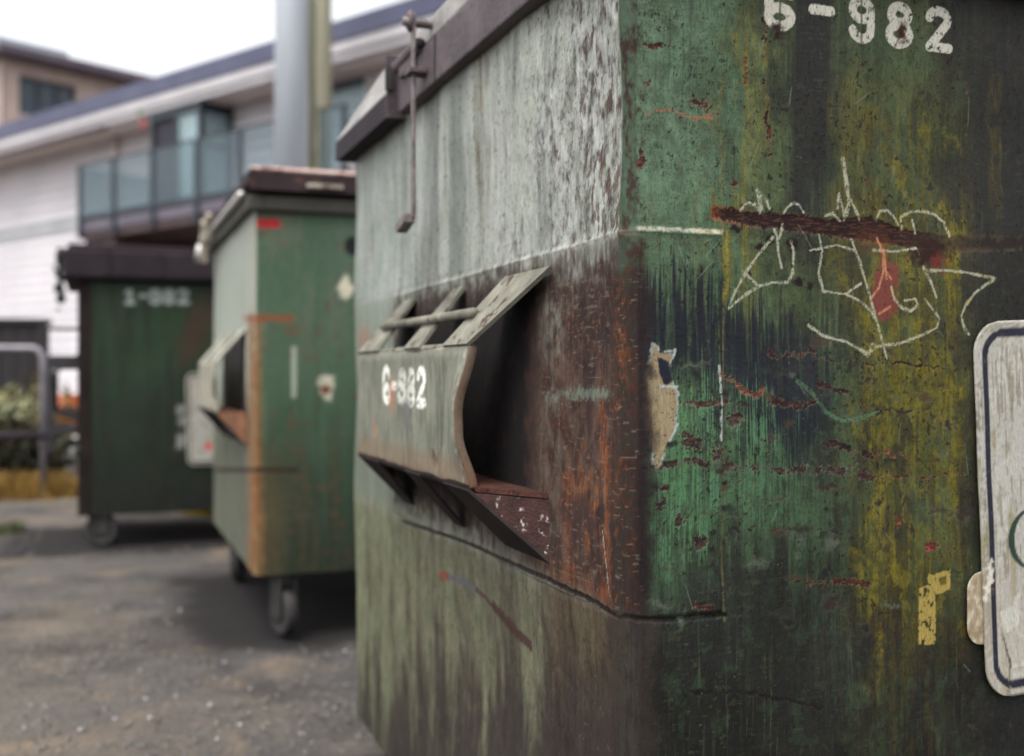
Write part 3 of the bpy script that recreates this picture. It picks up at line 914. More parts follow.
def paint_mid(U, Z):
    """second dumpster: green enamel, an orange rusted corner strip"""
    P = Paint(U, Z, (80, 108, 84))
    px, py = photo_rows(F2, U, Z)
    fr, lf = ss(.0, .004, U), ss(.0, -.004, U)
    st = fbm(U * 24, Z * 1.6, 61, 4)
    sb = fbm(U * 70, Z * 3, 62, 3)
    bl = fbm(U * 4, Z * 4, 63, 4)
    bs = fbm(U * 30, Z * 30, 64, 4)
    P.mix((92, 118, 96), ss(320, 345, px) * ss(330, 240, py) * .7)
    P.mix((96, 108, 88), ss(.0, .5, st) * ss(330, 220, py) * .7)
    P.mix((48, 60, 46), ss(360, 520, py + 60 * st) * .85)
    P.mix((58, 84, 60), ss(0, .5, sb + .4 * bl) * .5)
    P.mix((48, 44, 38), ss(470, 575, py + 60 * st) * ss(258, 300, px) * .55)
    P.mix((104, 82, 48), ss(1.5, .4, np.abs(px - 270 + 6 * st) / 14) * ss(430, 500, py) * .4)
    P.mix((110, 66, 52), ss(.38, .5, bs + .3 * bl) * .5)
    P.mix((124, 132, 112), ss(-.05, .45, sb + .5 * bl) * ss(420, 300, py) * .45)
    P.mix((96, 88, 60), ss(.0, .5, st + .3 * bs) * ss(300, 400, py) * .35)
    S = Paint(U, Z, (182, 188, 176))
    S.mix((146, 156, 142), ss(-.1, .5, st) * .8)
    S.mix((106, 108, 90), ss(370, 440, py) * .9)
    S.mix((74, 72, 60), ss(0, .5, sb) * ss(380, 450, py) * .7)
    S.mix((40, 30, 28), ss(.012, -.012, dpoly(U, Z, [(-.24, .70), (-.235, 1.09), (-1.05, 1.09), (-1.05, .70)])) * .95)  # shade inside the pocket painted on the wall behind it
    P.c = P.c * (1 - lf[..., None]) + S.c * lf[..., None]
    strip = ss(-.24, -.10, U + .08 * bs + .04 * st) * ss(.045, -.004, U + .018 * bs)
    P.mix((176, 178, 164), strip * ss(322, 312, py) * ss(.005, -.005, U) * .8)
    P.mix((150, 132, 96), strip * ss(308, 330, py) * .6)
    P.mix((150, 104, 58), .8 * strip * ss(308, 330, py) * ss(-.45, .25, st + .6 * bs + .4 * sb + .25), rough=.85)
    P.mix((128, 74, 38), strip * ss(308, 330, py) * ss(0, .4, bs + st) * .7, rough=.9)
    P.mix((150, 82, 44), ss(5, 2, np.abs(py - 318) + 3 * bs) * ss(240, 250, px) * ss(300, 288, px) * .85)
    P.mix((130, 76, 44), ss(9, 3, np.hypot((px - 292) / 1.6, py - 330)) * .4)
    P.mix((50, 30, 26), ss(3.5, 1, np.abs(py - 470)) * ss(212, 220, px) * ss(300, 296, px) * .9)
    P.mix((206, 212, 196), ss(3, 1.2, np.hypot(np.abs(px - 294 + .01 * (py - 370)), np.maximum(np.abs(py - 372) - 24, 0))) * .65)
    wobb = 3 * bs
    P.mix((228, 222, 196), ss(10, 7, np.abs(px - 346) + .55 * np.abs(py - 288) + wobb))
    P.mix((214, 208, 184), ss(11, 7, np.hypot(px - 325 + 4 * bl, (py - 388) * .9) + 2.4 * wobb) * fr)
    P.mix((120, 60, 40), ss(6, 4, np.hypot(px - 325, py - 389) + wobb) * fr)
    P.mix((206, 30, 34), fr * ss(5.4, 3.6, np.abs(py - 223.5 + 1.2 * bs) + 1.5 * bs) * ss(254, 257, px) * ss(282, 277, px + 5 * bs), rough=.35)
    P.mix((26, 24, 34), ss(9, 6, np.hypot(px - 352, (py - 246) / 1.3)))
    P.mix((128, 132, 112), fr * ss(194, 205, py) * ss(214, 204, py) * .25)
    P.dull(.62, .95)
    P.h = .004 * fbm(U * 2.2, Z * 2, 65, 2) + .0012 * fbm(U * 8, Z * 7, 66, 2)
    return P


def paint_far(U, Z):
    """third dumpster: very dark green"""
    P = Paint(U, Z, (48, 72, 48))
    px, py = photo_rows(F3, U, Z)
    fr = ss(.0, .004, U)
    st = fbm(U * 20, Z * 1.6, 71, 4)
    bl = fbm(U * 3, Z * 3, 72, 4)
    bs = fbm(U * 24, Z * 24, 73, 4)
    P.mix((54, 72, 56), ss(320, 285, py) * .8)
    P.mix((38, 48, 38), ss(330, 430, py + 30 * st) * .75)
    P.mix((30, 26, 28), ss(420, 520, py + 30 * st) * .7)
    P.mix((34, 46, 34), ss(0, .5, st) * .6)
    P.mix((70, 52, 46), ss(.2, .5, bs + .5 * st) * .35)
    P.mix((92, 40, 42), ss(1.3, .6, np.hypot((px - 196) / 18, (py - 330 + 1.2 * (px - 196)) / 30) + .5 * bs) * .45)
    P.mix((84, 76, 64), ss(-.02, .0, U) * ss(.07, .05, U) * .7)
    hz = F3.f(150, 289)[1] - F3.f(150, 304)[1]
    cells = []
    for x0, x1 in ((124, 136), (138, 148), (149, 161.5), (163, 175), (177, 189)):
        a = F3.f(x0, 304)
        cells.append((a[0], a[1], F3.f(x1, 304)[0] - a[0], hz))
    P.mix((196, 204, 198), fr * ss(-.003, .003, stencil_mask(U, Z, '1-982', cells, .011)) * .9)
    for cx, cy, rx, ry in ((181, 410, 5, 5), (182, 421, 4, 4), (181, 438, 5, 5), (180, 446, 4, 3)):
        P.mix((170, 170, 164), fr * ss(1.3, .8, np.hypot((px - cx) / rx, (py - cy) / ry) + .6 * bs) * .8)
    P.dull(.55, 1.)
    P.h = .004 * fbm(U * 2.2, Z * 2, 75, 2) + .0012 * fbm(U * 8, Z * 7, 76, 2)
    return P

# ------------------------------------------------------------------ materials of the place
M = {}
M['near_paint'] = mat_painted('weathered_enamel')
M['mid_paint'] = mat_painted('green_enamel', .5)
M['rail'] = mat_noise('rusted_dark_steel', (52, 42, 46), (80, 66, 70), 14, .6, .0, .25, c3=(44, 30, 32), s3=60, t3=.6)
M['rail_light'] = mat_noise('chalky_lid', (120, 118, 116), (158, 154, 150), 10, .6, 0, .2, c3=(110, 70, 56), s3=30, t3=.66)
M['lid_dark'] = mat_noise('dark_gap_shade', (44, 40, 52), (66, 60, 72), 8, .5, 0, .2)
M['black_steel'] = mat_noise('black_steel', (28, 25, 30), (46, 42, 46), 20, .6, 0, .3)
M['bar_steel'] = mat_noise('worn_bar_steel', (74, 66, 66), (118, 110, 108), 40, .55, .2, .2, c3=(84, 50, 44), s3=70, t3=.6)
M['rust'] = mat_noise('rust', (50, 34, 30), (82, 48, 36), 26, .9, 0, .5, c3=(44, 28, 28), s3=60, t3=.56, spec=.2)
M['rust_speck'] = mat_noise('flaking_rust', (48, 34, 33), (70, 46, 42), 40, .9, 0, .5, c3=(176, 166, 160), s3=75, t3=.63, spec=.2)
M['orange_rust'] = mat_noise('orange_rust', (84, 54, 38), (118, 78, 50), 14, .85, 0, .3, c3=(92, 48, 34), s3=24, t3=.6)
M['strap'] = mat_noise('chalky_green_steel', (84, 84, 75), (130, 128, 115), 14, .75, 0, .2, c3=(64, 46, 38), s3=30, t3=.58, spec=.25, detail=8)
M['under'] = mat_noise('shaded_dark_steel', (26, 21, 21), (40, 33, 30), 16, .9, 0, .3, spec=.15)  # dark steel; shade of the down-facing straps is in its colour
M['mid_strap'] = mat_noise('pale_green_steel', (128, 126, 112), (170, 168, 154), 12, .6, 0, .2, c3=(120, 90, 60), s3=26, t3=.64)
M['mid_lid'] = mat_noise('brown_lid', (34, 26, 29), (52, 40, 41), 8, .75, 0, .3, c3=(92, 56, 48), s3=22, t3=.64, spec=.2)
M['mid_rim'] = mat_noise('olive_rim', (40, 39, 33), (58, 57, 48), 10, .7, 0, .2, c3=(80, 50, 40), s3=24, t3=.62)
M['far_lid'] = mat_noise('plum_lid', (30, 23, 30), (42, 34, 40), 6, .7, 0, .1, spec=.2)
M['far_steel'] = mat_noise('far_dark_steel', (30, 29, 28), (42, 40, 38), 8, .7, 0, .1)
M['lid_edge'] = mat_noise('flaked_bright_edge', (170, 130, 120), (206, 190, 180), 7, .6, 0, .3, c3=(110, 60, 50), s3=18, t3=.55)  # highlight along the lid edge put into the colour, with flaked rust
M['silver'] = mat_noise('worn_galvanised', (164, 162, 160), (206, 204, 200), 16, .4, .5, .1)
M['cream_metal'] = mat_noise('pale_casting', (112, 100, 84), (186, 178, 162), 22, .45, .1, .3, c3=(70, 54, 46), s3=26, t3=.58)
M['rubber'] = mat_noise('black_rubber', (30, 28, 28), (44, 41, 40), 20, .8, 0, .1)
M['wheel_rim'] = mat_noise('wheel_steel', (32, 28, 27), (50, 43, 40), 20, .6, .3, .1)
M['pole_metal'] = mat_noise('galvanised_pole', (154, 160, 168), (174, 179, 186), 3, .45, .2, .05, stretch=(1, 1, .15))
M['added_dark_side'] = mat_noise('added_dark_green_side', (72, 72, 58), (92, 92, 74), 6, .8, 0, .2, stretch=(1, 1, .1))  # dark greenish colour for the wooden pole's left side
M['pole_wood'] = mat_noise('grey_green_wood', (128, 126, 108), (160, 156, 134), 9, .85, 0, .5, stretch=(1, 1, .06), c3=(84, 82, 64), s3=18, t3=.58)
M['siding'] = mat_noise('white_clapboard', (190, 186, 190), (204, 199, 203), .8, .6, 0, 0)
M['trim_white'] = mat_noise('white_trim', (176, 172, 176), (192, 188, 190), 2, .5)
M['trim_beige'] = mat_noise('beige_soffit', (206, 194, 190), (216, 204, 198), 2, .7)
M['band_grey'] = mat_noise('grey_band', (150, 150, 154), (164, 164, 168), 2, .6)
M['roof'] = mat_noise('navy_metal_roof', (62, 64, 88), (74, 76, 100), 2, .5, 0, 0)
M['brown_dark'] = mat_noise('dark_brown_shadow', (54, 40, 42), (72, 54, 54), 5, .7, 0, .1, stretch=(1, 1, .2))
M['near_black_fence'] = mat_noise('near_black_boards', (17, 13, 15), (27, 20, 22), 5, .8, 0, .1, stretch=(1, 1, .2))  # one even near-black brown for the fence
M['hoop'] = mat_noise('dull_tube', (104, 100, 110), (140, 136, 140), 8, .5, .2, .1)
M['taupe'] = mat_noise('taupe_render', (160, 142, 134), (178, 158, 148), 2, .8)
M['taupe_roof'] = mat_noise('plum_roof', (78, 68, 80), (92, 80, 92), 2, .6)
M['roof_cap'] = mat_noise('pale_roof_cap', (150, 156, 166), (166, 172, 180), 2, .5)
M['frame_teal'] = mat_noise('dark_teal_frame', (24, 34, 44), (36, 46, 56), 6, .5)
M['curtain'] = mat_noise('pale_curtain', (188, 190, 196), (212, 212, 216), 6, .8, stretch=(1, 1, .05))
M['dark_room'] = mat_noise('dark_room', (24, 22, 32), (36, 33, 44), 3, .7)
M['plum_slab'] = mat_noise('plum_slab', (84, 78, 90), (98, 92, 104), 3, .6)
M['red'] = mat_noise('red_cloth', (140, 56, 66), (160, 66, 74), 8, .7)
M['green'] = mat_noise('green_cloth', (96, 150, 110), (110, 164, 122), 8, .7)
M['globe'] = mat_noise('white_globe', (226, 232, 232), (236, 240, 240), 4, .3)
M['orange'] = mat_noise('orange_plastic', (152, 74, 34), (172, 88, 40), 6, .5)
M['white_plastic'] = mat_noise('white_plastic', (196, 198, 194), (210, 212, 208), 6, .5)
M['bark'] = mat_noise('bark', (70, 58, 48), (96, 80, 64), 20, .9)


def glass_mat(name, tint, alpha, rough=.04):
    m, nt, b = new_mat(name)
    out = [n for n in nt.nodes if n.type == 'OUTPUT_MATERIAL'][0]
    b.inputs['Base Color'].default_value = (*lin(tint), 1)
    b.inputs['Roughness'].default_value = rough
    b.inputs['Specular IOR Level'].default_value = .6
    tr = N(nt, 'ShaderNodeBsdfTransparent')
    tr.inputs[0].default_value = (.84, .90, .91, 1)
    mx = N(nt, 'ShaderNodeMixShader')
    mx.inputs[0].default_value = alpha
    nt.links.new(tr.outputs[0], mx.inputs[1])
    nt.links.new(b.outputs[0], mx.inputs[2])
    nt.links.new(mx.outputs[0], out.inputs[0])
    return m


M['rail_glass'] = glass_mat('tinted_balustrade_glass', (92, 104, 112), .30, .08)
M['pane'] = glass_mat('window_glass', (176, 196, 200), .35)
M['pane_dark'] = glass_mat('dark_window_glass', (52, 66, 80), .7)


def leaf_mat(name, cols):
    m, nt, b = new_mat(name)
    gi = N(nt, 'ShaderNodeObjectInfo')
    n = noise_node(nt, 9, 3)
    r = ramp(nt, n.outputs['Fac'], [(.3 + .4 * i / (len(cols) - 1), tuple(lin(c))) for i, c in enumerate(cols)])
    nt.links.new(r.outputs[0], b.inputs['Base Color'])
    b.inputs['Roughness'].default_value = .7
    b.inputs['Specular IOR Level'].default_value = .3
    return m


M['leaf_dark'] = leaf_mat('dark_leaves', [(26, 27, 20), (40, 42, 26), (62, 60, 34)])
M['leaf_yellow'] = leaf_mat('yellow_leaves', [(54, 50, 26), (86, 80, 38), (120, 110, 54)])
M['petal'] = leaf_mat('pale_flowers', [(104, 106, 66), (168, 170, 138)])
M['grass_dry'] = leaf_mat('dry_grass', [(80, 62, 30), (124, 94, 40), (150, 120, 56)])
M['grass_green'] = leaf_mat('green_weeds', [(52, 58, 36), (70, 76, 46)])
M['grass_yellow'] = leaf_mat('yellow_weeds', [(170, 150, 40), (200, 176, 50)])

# ------------------------------------------------------------------ ground
def build_ground():
    m, nt, b = new_mat('gravelly_asphalt')
    n1 = noise_node(nt, .9, 6)
    r1 = ramp(nt, n1.outputs['Fac'], [(.3, tuple(lin((66, 65, 67)))), (.5, tuple(lin((86, 82, 79)))), (.7, tuple(lin((112, 102, 90))))])
    n2 = noise_node(nt, 60, 6, rough=.75)
    r2 = ramp(nt, n2.outputs['Fac'], [(.3, (.5, .5, .51)), (.5, (.97, .97, .97)), (.7, (1.6, 1.57, 1.52))])
    mx = N(nt, 'ShaderNodeMix', data_type='RGBA', blend_type='MULTIPLY')
    mx.inputs[0].default_value = 1
    nt.links.new(r1.outputs[0], mx.inputs[6])
    nt.links.new(r2.outputs[0], mx.inputs[7])
    # damp oily patches and trodden brown dust
    n3 = noise_node(nt, 1.7, 5)
    r3 = ramp(nt, n3.outputs['Fac'], [(.5, (1, 1, 1)), (.66, (.55, .52, .52))])
    mx2 = N(nt, 'ShaderNodeMix', data_type='RGBA', blend_type='MULTIPLY')
    mx2.inputs[0].default_value = 1
    nt.links.new(mx.outputs[2], mx2.inputs[6])
    nt.links.new(r3.outputs[0], mx2.inputs[7])
    n4 = noise_node(nt, 2.3, 4)
    n4.inputs['Distortion'].default_value = .6
    r4 = ramp(nt, n4.outputs['Fac'], [(.52, (0, 0, 0)), (.68, (.6, .6, .6))])
    mx3 = N(nt, 'ShaderNodeMix', data_type='RGBA')
    nt.links.new(r4.outputs[0], mx3.inputs[0])
    nt.links.new(mx2.outputs[2], mx3.inputs[6])
    mx3.inputs[7].default_value = (*lin((132, 114, 94)), 1)
    at_ = N(nt, 'ShaderNodeAttribute', attribute_name='ground_shade_damp')  # painted shade round the dumpsters, plus random damp patches
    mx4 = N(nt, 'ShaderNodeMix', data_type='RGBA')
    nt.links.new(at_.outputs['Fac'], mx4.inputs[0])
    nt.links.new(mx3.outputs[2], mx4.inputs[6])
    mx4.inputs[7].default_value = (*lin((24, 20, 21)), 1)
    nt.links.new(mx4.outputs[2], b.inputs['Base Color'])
    b.inputs['Roughness'].default_value = .85
    b.inputs['Specular IOR Level'].default_value = .3
    nb = noise_node(nt, 90, 6, rough=.7)
    bp = N(nt, 'ShaderNodeBump')
    bp.inputs['Strength'].default_value = .8
    bp.inputs['Distance'].default_value = .02
    nt.links.new(nb.outputs['Fac'], bp.inputs['Height'])
    nt.links.new(bp.outputs[0], b.inputs['Normal'])
    xs = np.concatenate([[-400, -120, -50, -25, -14], np.arange(-8, 3.01, .05), [8, 14, 25, 50, 120, 400]])
    ys = np.concatenate([[-60, -20, -6], np.arange(-.5, 11.01, .05), [14, 18, 25, 40, 80, 200, 600]])
    X, Y = np.meshgrid(xs, ys)
    H = .012 * fbm(X * .7, Y * .7, 81, 4) + .004 * fbm(X * 4, Y * 4, 82, 3)
    H = H * (np.hypot(X, Y - 4) < 12) - .006
    i = np.arange(X.size).reshape(X.shape)
    q = np.stack([i[:-1, :-1], i[:-1, 1:], i[1:, 1:], i[1:, :-1]], -1).reshape(-1, 4)
    gme = np_mesh('ground', np.stack([X, Y, H], -1).reshape(-1, 3), q)
    shade_damp = np.zeros(X.shape)
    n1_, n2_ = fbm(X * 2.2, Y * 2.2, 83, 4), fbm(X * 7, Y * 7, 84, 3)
    for f_, w_, d_, x0_, y0_, k_ in ((F2, 1.9, 1.45, -.26, -.16, .97), (F3, 1.95, 1.0, -.50, -.24, .97), (F1, 1.8, 1.5, -.05, -.1, .8)):  # shade under and around each dumpster painted into the ground, ragged edge
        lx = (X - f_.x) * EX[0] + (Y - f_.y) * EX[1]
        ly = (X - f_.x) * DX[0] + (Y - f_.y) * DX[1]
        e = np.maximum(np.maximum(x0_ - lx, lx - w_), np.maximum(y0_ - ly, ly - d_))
        shade_damp = np.maximum(shade_damp, k_ * ss(.10, -.12, e + .16 * n1_ + .05 * n2_))
    shade_damp = np.maximum(shade_damp, .45 * ss(.25, .6, n1_ + .4 * n2_) * (Y < 10))
    av = gme.attributes.new('ground_shade_damp', 'FLOAT', 'POINT')
    av.data.foreach_set('value', np.ascontiguousarray(shade_damp.reshape(-1), np.float32))
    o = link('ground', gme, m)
    tag(o, 'gravelly grey asphalt yard with brown dust and damp patches, shade painted dark under the dumpsters', kind='structure')
    # loose stones
    rs = np.random.RandomState(5)
    nst = 26000
    y = 1.5 + 9.5 * rs.rand(nst) ** 1.5
    x = rs.uniform(-.64, .02, nst) * y - .05
    keep = np.ones(nst, bool)
    for f_, w_, d_ in ((F1, 1.8, 1.5), (F2, 1.9, 1.5), (F3, 1.9, 1.1)):
        lx, ly = (x - f_.x) * EX[0] + (y - f_.y) * EX[1], (x - f_.x) * DX[0] + (y - f_.y) * DX[1]
        keep &= ~((lx > -.22) & (lx < w_) & (ly > -.14) & (ly < d_))
    x, y = x[keep], y[keep]
    nst = len(x)
    r = .0022 + .009 * rs.rand(nst) ** 4
    base = np.array([(1, 0, -.3), (.31, .95, -.3), (-.81, .59, -.3), (-.81, -.59, -.3), (.31, -.95, -.3), (.45, .1, .55), (-.1, .45, .6), (-.4, -.3, .5), (.2, -.4, .58)])
    ang = rs.rand(nst) * 6.28
    jit = 1 + .5 * (rs.rand(nst, 9, 3) - .5)
    p = base[None] * jit * r[:, None, None] * np.array([1, .8, .8])
    ca, sa = np.cos(ang)[:, None], np.sin(ang)[:, None]
    co = np.stack([p[..., 0] * ca - p[..., 1] * sa + x[:, None], p[..., 0] * sa + p[..., 1] * ca + y[:, None], p[..., 2] + r[:, None] * .3], -1)
    fq = np.array([(0, 1, 6, 5), (1, 2, 6, 6), (2, 3, 7, 6), (3, 4, 8, 7), (4, 0, 5, 8), (5, 6, 7, 8)])
    fq = fq[[0, 2, 3, 4, 5]]
    q = (np.arange(nst)[:, None, None] * 9 + fq[None]).reshape(-1, 4)
    me = np_mesh('gravel', co.reshape(-1, 3), q)
    gm, nt, b = new_mat('loose_stones')
    n = noise_node(nt, 23, 2)
    r = ramp(nt, n.outputs['Fac'], [(.35, tuple(lin((68, 64, 62)))), (.62, tuple(lin((92, 86, 80)))), (.80, tuple(lin((128, 122, 114))))])
    nt.links.new(r.outputs[0], b.inputs['Base Color'])
    b.inputs['Roughness'].default_value = .6
    tag(link('gravel', me, gm), 'loose grey stones scattered over the yard', 'gravel', kind='stuff')
    # bits of broken glass that glint
    mb = MB()
    for px, py in ((180, 611), (108, 609), (162, 603), (137, 652), (146, 700), (176, 697), (210, 706), (224, 663), (115, 720), (150, 719), (45, 707), (24, 729), (30, 706), (80, 731), (217, 740), (240, 726), (345, 652), (60, 560), (20, 548), (250, 690), (300, 735)):
        Z = CAMZ * FPX / (py - HY)
        mb.ball(((px - CX) / FPX * Z, Z, .004), .003 + .0025 * rs.rand(), 1, (1.2, 1, .8))
    gl = mat_noise('broken_glass', (190, 194, 198), (214, 216, 220), 10, .1, .3, 0, spec=1.)
    tag(mb.build('glass_crumbs', gl), 'small bright crumbs of broken glass strewn on the yard', 'glass', kind='stuff')


# ------------------------------------------------------------------ dumpsters
def shell_pos(r=.022):
    def pos(U, Z, h):
        a = np.clip((U + r) / (2 * r), 0, 1) * PI / 2
        xl, yl = -h, -U
        xf, yf = U, -h
        xc, yc = r - (r + h) * np.cos(a), r - (r + h) * np.sin(a)
        x = np.where(U < -r, xl, np.where(U > r, xf, xc))
        y = np.where(U < -r, yl, np.where(U > r, yf, yc))
        return x, y, Z
    return pos


def rear_panels(t, W, D, zb, zt, mat):
    mb = MB()
    mb.box(W - .006, W, -.0, D, zb, zt)
    mb.box(.006, W - .008, D - .006, D, zb, zt)
    mb.box(.012, W - .01, .012, D - .01, zb + .002, zb + .010)
    mb.build('rear_shell', mat, t)


def pocket_shape(t, y0, y1, ym, p, z0, z1, za, zb_, plate_fn, mats, ribs, name='fork_pocket', bar=None, step=.006):
    """fork pocket on a side face: an outer plate (painted sheet, y0..y1) on sloping straps above and below;
    its near mouth flares to ym on the body"""
    plate_mat, strap, under, gus, floor = mats
    us = axis((-y1, -y0, step))
    zs = axis((z0, z1, step * .8))

    def pos(U, Z, h):
        k = ss(.13, 0., -U - y0)                       # the open mouth: lip battered and flared
        f = (Z - z0) / (z1 - z0)
        lip = .0088 * ss(-.02, .38, f) * ss(1.02, .52, f)
        return -p - h - lip * k * 1.8, -U + lip * k * 2.2, Z
    o = sheet(name, us, zs, pos, plate_fn, plate_mat, t, back=(.012, 0, 0))
    MB().tube([(-p + .006, y0 + .002, z1), (-p + .006, y1, z1)], .0068, 10).build('fold', strap, o, True)
    MB().tube([(-p + .007, y0 + .002, z0), (-p + .007, y1, z0)], .0085, 10).build('fold', under, o, True)
    th = .006
    for i, (a, b, c, d) in enumerate(ribs):             # a..b at the plate, c..d at the body
        m = MB().plate([(-p, a, z1), (-p, b, z1), (-.002, d, za), (-.002, c, za)], th).bevel(.002)
        m.build('strap', strap, o)
        m = MB().plate([(-p, b, z0), (-p, a, z0), (-.002, c, zb_), (-.002, d, zb_)], .005).bevel(.001)
        m.build('strap', under, o)
    m = MB()
    V = m.bm.verts.new
    q = [V(v) for v in ((-p + .007, y0 + .004, z0 + .002), (-p + .007, y1, z0 + .002), (-.002, y1, z0 + .002), (-.002, ym + .004, z0 + .002))]
    q2 = [V((v.co.x, v.co.y, v.co.z - .007)) for v in q]
    m.bm.faces.new(q)
    m.bm.faces.new(q2[::-1])
    for i in range(4):
        m.bm.faces.new((q[i], q2[i], q2[(i + 1) % 4], q[(i + 1) % 4]))
    m.build('pocket_floor', floor, o)
    MB().plate([(-p + .002, y0 + .001, z0 - .007), (-.002, ym + .001, z0 - .007), (-.002, ym + .001, zb_ - .004), (-.003, ym + .0015, zb_ - .004)], -.006).build('gusset', gus, o)
    MB().prism([(-p + .002, z0 - .007), (-.002, z0 - .007), (-.002, zb_ + .01)], 'y', y1 - .007, y1 - .001).build('gusset', under, o)
    if bar:
        MB().tube([(-bar[0], bar[2], bar[1]), (-bar[0], bar[3], bar[1])], .0078, 12).build('bar', strap, o, True)
    return o


def caster(t, x, y, ztop, swivel=0., r=.085):
    fork = MB()
    rot = Matrix.Rotation(swivel, 3, 'Z')
    fork.box(-.05, .05, -.05, .05, ztop - .012, ztop - .001, .002)
    fork.box(-.034, -.026, -.055, .035, r - .02, ztop - .012, .003)
    fork.box(.026, .034, -.055, .035, r - .02, ztop - .012, .003)
    fork.box(-.034, .034, -.05, .03, ztop - .03, ztop - .014, .004)
    for v in fork.bm.verts:
        v.co = rot @ v.co + Vector((x, y, 0))
    o = fork.build('caster', M['far_steel'], t)
    for nm, r0, w, mt in (('tyre', r, .022, M['rubber']), ('rim', r * .62, .0235, M['wheel_rim'])):
        m = MB()
        prof = [(-w, r0 * .55), (-w, r0 * .9), (-w * .7, r0), (w * .7, r0), (w, r0 * .9), (w, r0 * .55)]
        n = 28
        rings = [[m.bm.verts.new(rot @ Vector((px_, rr * math.cos(2 * PI * k / n) - .012, rr * math.sin(2 * PI * k / n))) + Vector((x, y, r))) for k in range(n)] for px_, rr in prof]
        for A, B in zip(rings, rings[1:] + rings[:1]):
            for k in range(n):
                m.bm.faces.new((A[k], A[(k + 1) % n], B[(k + 1) % n], B[k]))
        if nm == 'rim':
            m.tube([rot @ Vector((-.03, -.012, 0)) + Vector((x, y, r)), rot @ Vector((.03, -.012, 0)) + Vector((x, y, r))], .012, 10)
            for s in (-1, 1):
                m.tube([rot @ Vector((s * .019, -.012, 0)) + Vector((x, y, r)), rot @ Vector((s * .021, -.012, 0)) + Vector((x, y, r))], r0 * .6, 20)
        m.build(nm, mt, o, nm == 'tyre')


def rounded_sheet(name, x0, x1, z0, z1, rad, y, paint_fn, mat, parent, th=.003, step=.003):
    """upright plate with rounded corners in the x-z plane (facing -y)"""
    zs = np.unique(np.concatenate([np.linspace(z0, z0 + rad, 12), np.arange(z0 + rad, z1 - rad, step), np.linspace(z1 - rad, z1, 12)]))
    w = np.linspace(0, 1, max(8, int((x1 - x0) / step)))
    W_, Z_ = np.meshgrid(w, zs)
    dz = np.maximum(0, np.maximum(z0 + rad - Z_, Z_ - (z1 - rad)))
    ins = rad - np.sqrt(np.maximum(rad * rad - dz * dz, 0))
    X_ = x0 + ins + (x1 - x0 - 2 * ins) * W_
    P = paint_fn(X_, Z_)
    co = np.stack([X_, np.full(X_.shape, y) - P.h, Z_], -1).reshape(-1, 3)
    nz, nu = X_.shape
    i = np.arange(nz * nu).reshape(nz, nu)
    q = np.stack([i[:-1, :-1], i[:-1, 1:], i[1:, 1:], i[1:, :-1]], -1).reshape(-1, 4)
    ring = np.concatenate([i[0, :], i[1:, -1], i[-1, -2::-1], i[-2:0:-1, 0]])
    col = np.concatenate([P.c, np.ones(X_.shape + (1,))], -1).reshape(-1, 4)
    m = len(ring)
    co = np.concatenate([co, co[ring] + np.array((0, th, 0))])
    col = np.concatenate([col, col[ring] * .7])
    rough = np.concatenate([P.rough.reshape(-1), P.rough.reshape(-1)[ring]])
    nb = nz * nu + np.arange(m)
    q = np.concatenate([q, np.stack([ring, nb, np.roll(nb, -1), np.roll(ring, -1)], -1)])
    me = np_mesh(name, co, q)
    me.color_attributes.new('paint', 'FLOAT_COLOR', 'POINT').data.foreach_set('color', np.ascontiguousarray(np.clip(col, .004, 1), np.float32).ravel())
    me.attributes.new('worn', 'FLOAT', 'POINT').data.foreach_set('value', np.ascontiguousarray(rough, np.float32))
    return link(name, me, mat, parent)


